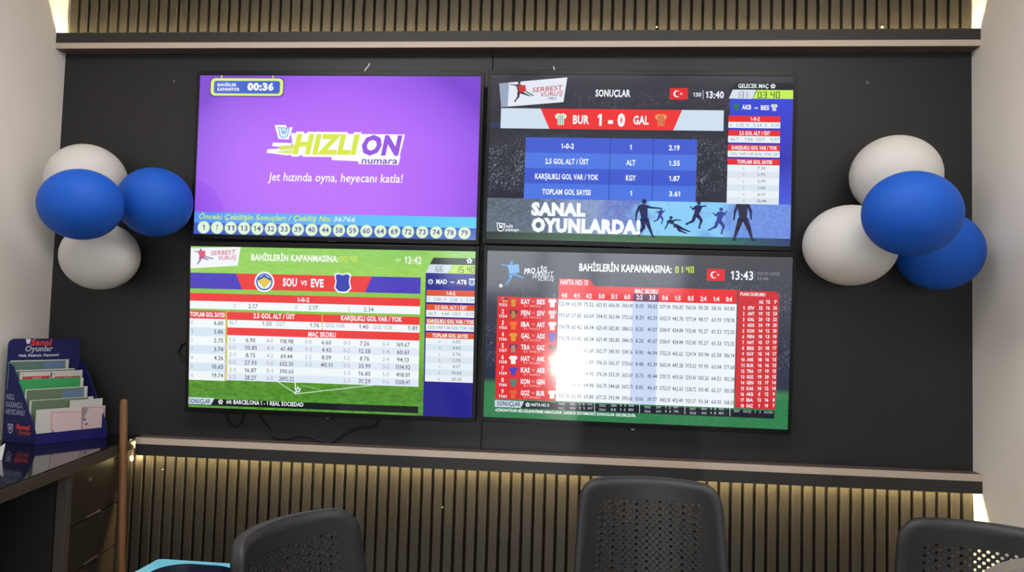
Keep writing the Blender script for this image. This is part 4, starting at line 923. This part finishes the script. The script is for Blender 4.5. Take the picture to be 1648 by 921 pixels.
# ================================================================== CHAIRS
shell = mat('chair_black_plastic', rgb(31, 31, 35), .5, .4, noise=.06, scale=60)
legm = mat('chair_leg_metal', rgb(60, 60, 62), .35, .5, metal=.7)
BR, BH, WT_, WB_ = .285, .46, .395, .47   # backrest curve radius, height, arc width at top and bottom
def back_point(u, v, y=0.):
    """u in metres along the arc, v height 0..BH; concave towards -y (the sitter)"""
    rad = BR+y
    return Vector((rad*math.sin(u/BR), rad*(math.cos(u/BR)-1)+y*0+ y*math.cos(u/BR)*0 + y, v))
def backrest_mesh():
    c = .00875; nx, nz = 34, 46; mb = MB(); V = {}; vs = []
    x0 = -nx*c/2; z0 = .020
    def taper(u, v): return u*(lerp(WB_, WT_, v/BH)/WT_)
    def vid(u, v):
        k = (round(u, 6), round(v, 6))
        if k not in V:
            V[k] = len(vs); vs.append(back_point(taper(u, v), v))
        return V[k]
    fs = []
    for i in range(nx):
        for j in range(nz):
            a, b = x0+i*c, z0+j*c; q = [vid(a, b), vid(a+c, b), vid(a+c, b+c), vid(a, b+c)]
            edge = (i < 1 or i >= nx-1 or j < 1 or j >= nz-1)
            if (i+j) % 2 or edge: fs.append(tuple(q)); continue
            cx, cz, r = a+c/2, b+c/2, .0037
            h = [vid(cx+r*math.cos(math.radians(225+45*k)), cz+r*math.sin(math.radians(225+45*k))) for k in range(8)]
            for k in range(4):
                fs.append((q[k], q[(k+1) % 4], h[(2*k+2) % 8], h[2*k+1], h[2*k]))
    # solid margin from the hole field to the rounded outline
    loop = [(x0+i*c, z0) for i in range(nx)]+[(x0+nx*c, z0+j*c) for j in range(nz)]+[(x0+(nx-i)*c, z0+nz*c) for i in range(nx)]+[(x0, z0+(nz-j)*c) for j in range(nz)]
    hw = WT_/2; R = .055
    def outer(u, v):
        pu = u/(nx*c/2)*hw; pv = (v-z0)/(nz*c)*BH
        # rounded corners at the top, slight arch
        pv2 = pv
        if pv > BH-R and abs(pu) > hw-R:
            du, dv = (abs(pu)-(hw-R))/R, (pv-(BH-R))/R; m = max(du, dv); l = math.hypot(du, dv)
            if l > 0: s = m/l; pu = math.copysign(hw-R+du*s*R, pu); pv2 = BH-R+dv*s*R
        return pu, pv2+.012*(1-(pu/hw)**2)*(pv/BH)**4
    prev = [vid(*p) for p in loop]; n = len(loop)
    inner = loop
    for st in (.5, 1.0):
        cur = []
        for (u, v) in inner:
            ou, ov = outer(u, v); uu, vv = lerp(u, ou, st), lerp(v, ov, st)
            vs.append(back_point(taper(uu, vv), vv)); cur.append(len(vs)-1)
        for k in range(n): fs.append((prev[k], cur[k], cur[(k+1) % n], prev[(k+1) % n]))
        prev = cur
    # rolled rim away from the sitter, starting from a crisp edge
    cur = []
    for q in prev: vs.append(vs[q].copy()); cur.append(len(vs)-1)
    prev = cur
    for dy, gr in ((-.006, 1.006), (-.022, 1.008), (-.030, 1.004)):
        cur = []
        for (u, v) in inner:
            ou, ov = outer(u, v); fd = max(.25, min(1, .25+.75*(ov/BH-.35)/.5)); ov2 = BH/2+(ov-BH/2)*(1+(gr-1)*.8)
            p = back_point(taper(ou*gr, ov), ov2, 0); nrm = Vector((math.sin(taper(ou, ov)/BR), math.cos(taper(ou, ov)/BR), 0))
            vs.append(p-(nrm*.25+Vector((0, .75, 0)))*dy*fd); cur.append(len(vs)-1)
        for k in range(n): fs.append((prev[k], cur[k], cur[(k+1) % n], prev[(k+1) % n]))
        prev = cur
    mb.add(vs, fs, shell)
    me = mb.build('backrest', smooth=True); s = me.modifiers.new('thickness', 'SOLIDIFY'); s.thickness = .0032; s.offset = 0
    return me
SEAT_Z = .41
proto_back = backrest_mesh()
def seat_mesh():
    n = 16; vs = []; fs = []
    for i in range(n+1):
        for j in range(n+1):
            u, v = i/n*2-1, j/n*2-1; x = u*.225*(1-.06*(v+1)*.5); y = -.20+v*.21
            m_ = max(abs(u), abs(v)); l = math.hypot(u, v); k = 1-.10*max(0, l-1)/.414
            z = -.018*(1-u*u)*(1-v*v)+.0 - (.03*((-v-.6)/.4)**2 if v < -.6 else 0)
            vs.append((x*k, y if abs(v) < 1 or True else y, SEAT_Z+z))
    for i in range(n):
        for j in range(n): fs.append((i*(n+1)+j, (i+1)*(n+1)+j, (i+1)*(n+1)+j+1, i*(n+1)+j+1))
    mb = MB(); mb.add(vs, fs, shell); o = mb.build('seat', smooth=True); s = o.modifiers.new('thickness', 'SOLIDIFY'); s.thickness = .012; s.offset = -1; return o
def make_chair(loc, rz, label, first=None, zoff=0.):
    e = empty('chair', loc, (0, 0, rz)); tag(e, label, 'chair', 'black perforated chairs below the televisions')
    if first is None:
        b = proto_back; b.parent = e; b.location = (0, .03, SEAT_Z-.02); b.rotation_euler = (math.radians(-8), 0, 0)
        s = seat_mesh(); s.parent = e
        for sx in (-1, 1):
            for (ya, yb) in ((-.36, -.40), (-.05, .10)):
                m = MB(); m.tube([(sx*.17, ya, SEAT_Z-.02), (sx*.20, lerp(ya, yb, .5), SEAT_Z*.5), (sx*.22, yb, .002)], .011, legm, 10); m.build('leg', e, smooth=True)
        for sx in (-1, 1):
            m = MB(); m.tube([(sx*.18, -.06, SEAT_Z-.03), (sx*.19, .02, SEAT_Z-.01), (sx*.17, .0, SEAT_Z+.10)], .009, legm, 8); m.build('back_support', e, smooth=True)
    else:
        for ch in first.children:
            c = ch.copy(); COL.objects.link(c); c.parent = e
    return e
mid = make_chair((.535, -.735, 0), 0, 'middle black chair with perforated back, standing straight below the lower right television')
lef = make_chair((-.235, -1.13, 0), math.radians(67), 'black perforated chair turned sideways beside the light blue bin', mid)
lef.scale = (.96, .96, .96)
rig = make_chair((1.245, -1.00, 0), math.radians(-24), 'black perforated chair at the right, in front of the lit wall corner', mid)

rig.scale = (.985, .985, .985)
# grey padded chair near the camera, only its rounded top in view
gm = mat('grey_chair_fabric', rgb(104, 98, 92), .75, .3, noise=.05, scale=80)
gp = on_y(1850, 916, -1.80)
ge = empty('chair', (gp.x, gp.y, 0), (0, 0, math.radians(-12))); tag(ge, 'grey chair with a rounded back at the lower right picture corner', 'chair')
m = MB(); hw, hh, n = .17, gp.z, 8; pts = []
for cx, cz, st in ((hw-.09, hh-.05, 0), (-hw+.09, hh-.05, 90), (-hw+.05, hh-.35, 180), (hw-.05, hh-.35, 270)):
    ra, rb = (.09, .05) if st < 180 else (.05, .05)
    for k in range(n+1): an = math.radians(st+90*k/n); pts.append((cx+ra*math.cos(an), -.02, cz+rb*math.sin(an)))
m.prism(pts, (0, .04, 0), gm); m.build('backrest', ge, bevel=.012, seg=3)
m = MB(); m.box((-.2, .0, .40), (.2, .42, .45), gm); m.build('seat', ge, bevel=.02, seg=3)
for sx in (-1, 1):
    for yy in (.02, .39):
        m = MB(); m.tube([(sx*.17, yy, .41), (sx*.18, yy, .002)], .012, legm, 10); m.build('leg', ge, smooth=True)

# ================================================================== LIGHT BLUE BIN
BZ = .50
A = on_z(255.6, 899.6, BZ); B = on_z(420.4, 910.6, BZ); C_ = on_z(216.5, 921, BZ)
bw = (B-A).length; ang = math.atan2((B-A).y, (B-A).x); BD = .30
binm = mat('bin_light_blue', rgb(104, 196, 226), .4, .5); navy = mat('bin_liner_navy', rgb(16, 20, 48), .5, .4)
be = empty('bin', (A.x, A.y, 0), (0, 0, ang)); tag(be, 'light blue square bin with a dark navy rounded opening, left of the near chair', 'bin')
m = MB(); n = 8; r = .085; outer = []; inner = []
cx, cy = bw/2, -BD/2; ox, oy = bw*.37, BD*.42
for q, (sx, sy) in enumerate(((1, 1), (-1, 1), (-1, -1), (1, -1))):
    for k in range(n+1):
        an = math.radians(90*q+90*k/n); inner.append((cx+sx*(ox-r)+r*math.cos(an), cy+sy*(oy-r)+r*math.sin(an)))
        t = k/n; c1 = (cx+sx*bw/2, cy+sy*BD/2)
        outer.append(c1)
N = len(inner)
vs = [(x, y, BZ) for x, y in inner]; fs = []
# lid: ring between the rounded opening and the square edge
sq = [(0, -BD), (bw, -BD), (bw, 0), (0, 0)]
vs2 = []
for x, y in inner:
    dx, dy = x-cx, y-cy; s = min(bw/2/abs(dx) if abs(dx) > 1e-6 else 9, BD/2/abs(dy) if abs(dy) > 1e-6 else 9); vs2.append((cx+dx*s, cy+dy*s, BZ))
m.add(vs+vs2, [(k, (k+1) % N, N+(k+1) % N, N+k) for k in range(N)], binm)
m.add([(bw, 0, BZ), (bw, -BD, BZ), (0, -BD, BZ), (0, 0, BZ)]+[vs2[0]], [], binm)
m.build('lid', be)
m = MB(); m.add([(0, 0, BZ-.0005), (bw, 0, BZ-.0005), (bw, -BD, BZ-.0005), (0, -BD, BZ-.0005), (.012, -.012, .002), (bw-.012, -.012, .002), (bw-.012, -BD+.012, .002), (.012, -BD+.012, .002)], [(0, 1, 5, 4), (1, 2, 6, 5), (2, 3, 7, 6), (3, 0, 4, 7), (4, 5, 6, 7)], binm)
m.build('body', be, fix=True)
m = MB(); m.add([(x, y, BZ) for x, y in inner]+[(cx+(x-cx)*.93, cy+(y-cy)*.93, BZ-.045) for x, y in inner]+[(cx+(x-cx)*.90, cy+(y-cy)*.90, .05) for x, y in inner], [(k, (k+1) % N, N+(k+1) % N, N+k) for k in range(N)]+[(N+k, N+(k+1) % N, 2*N+(k+1) % N, 2*N+k) for k in range(N)]+[tuple(2*N+k for k in range(N))], navy)
m.build('liner', be)

bpy.data.objects.remove(_fo)
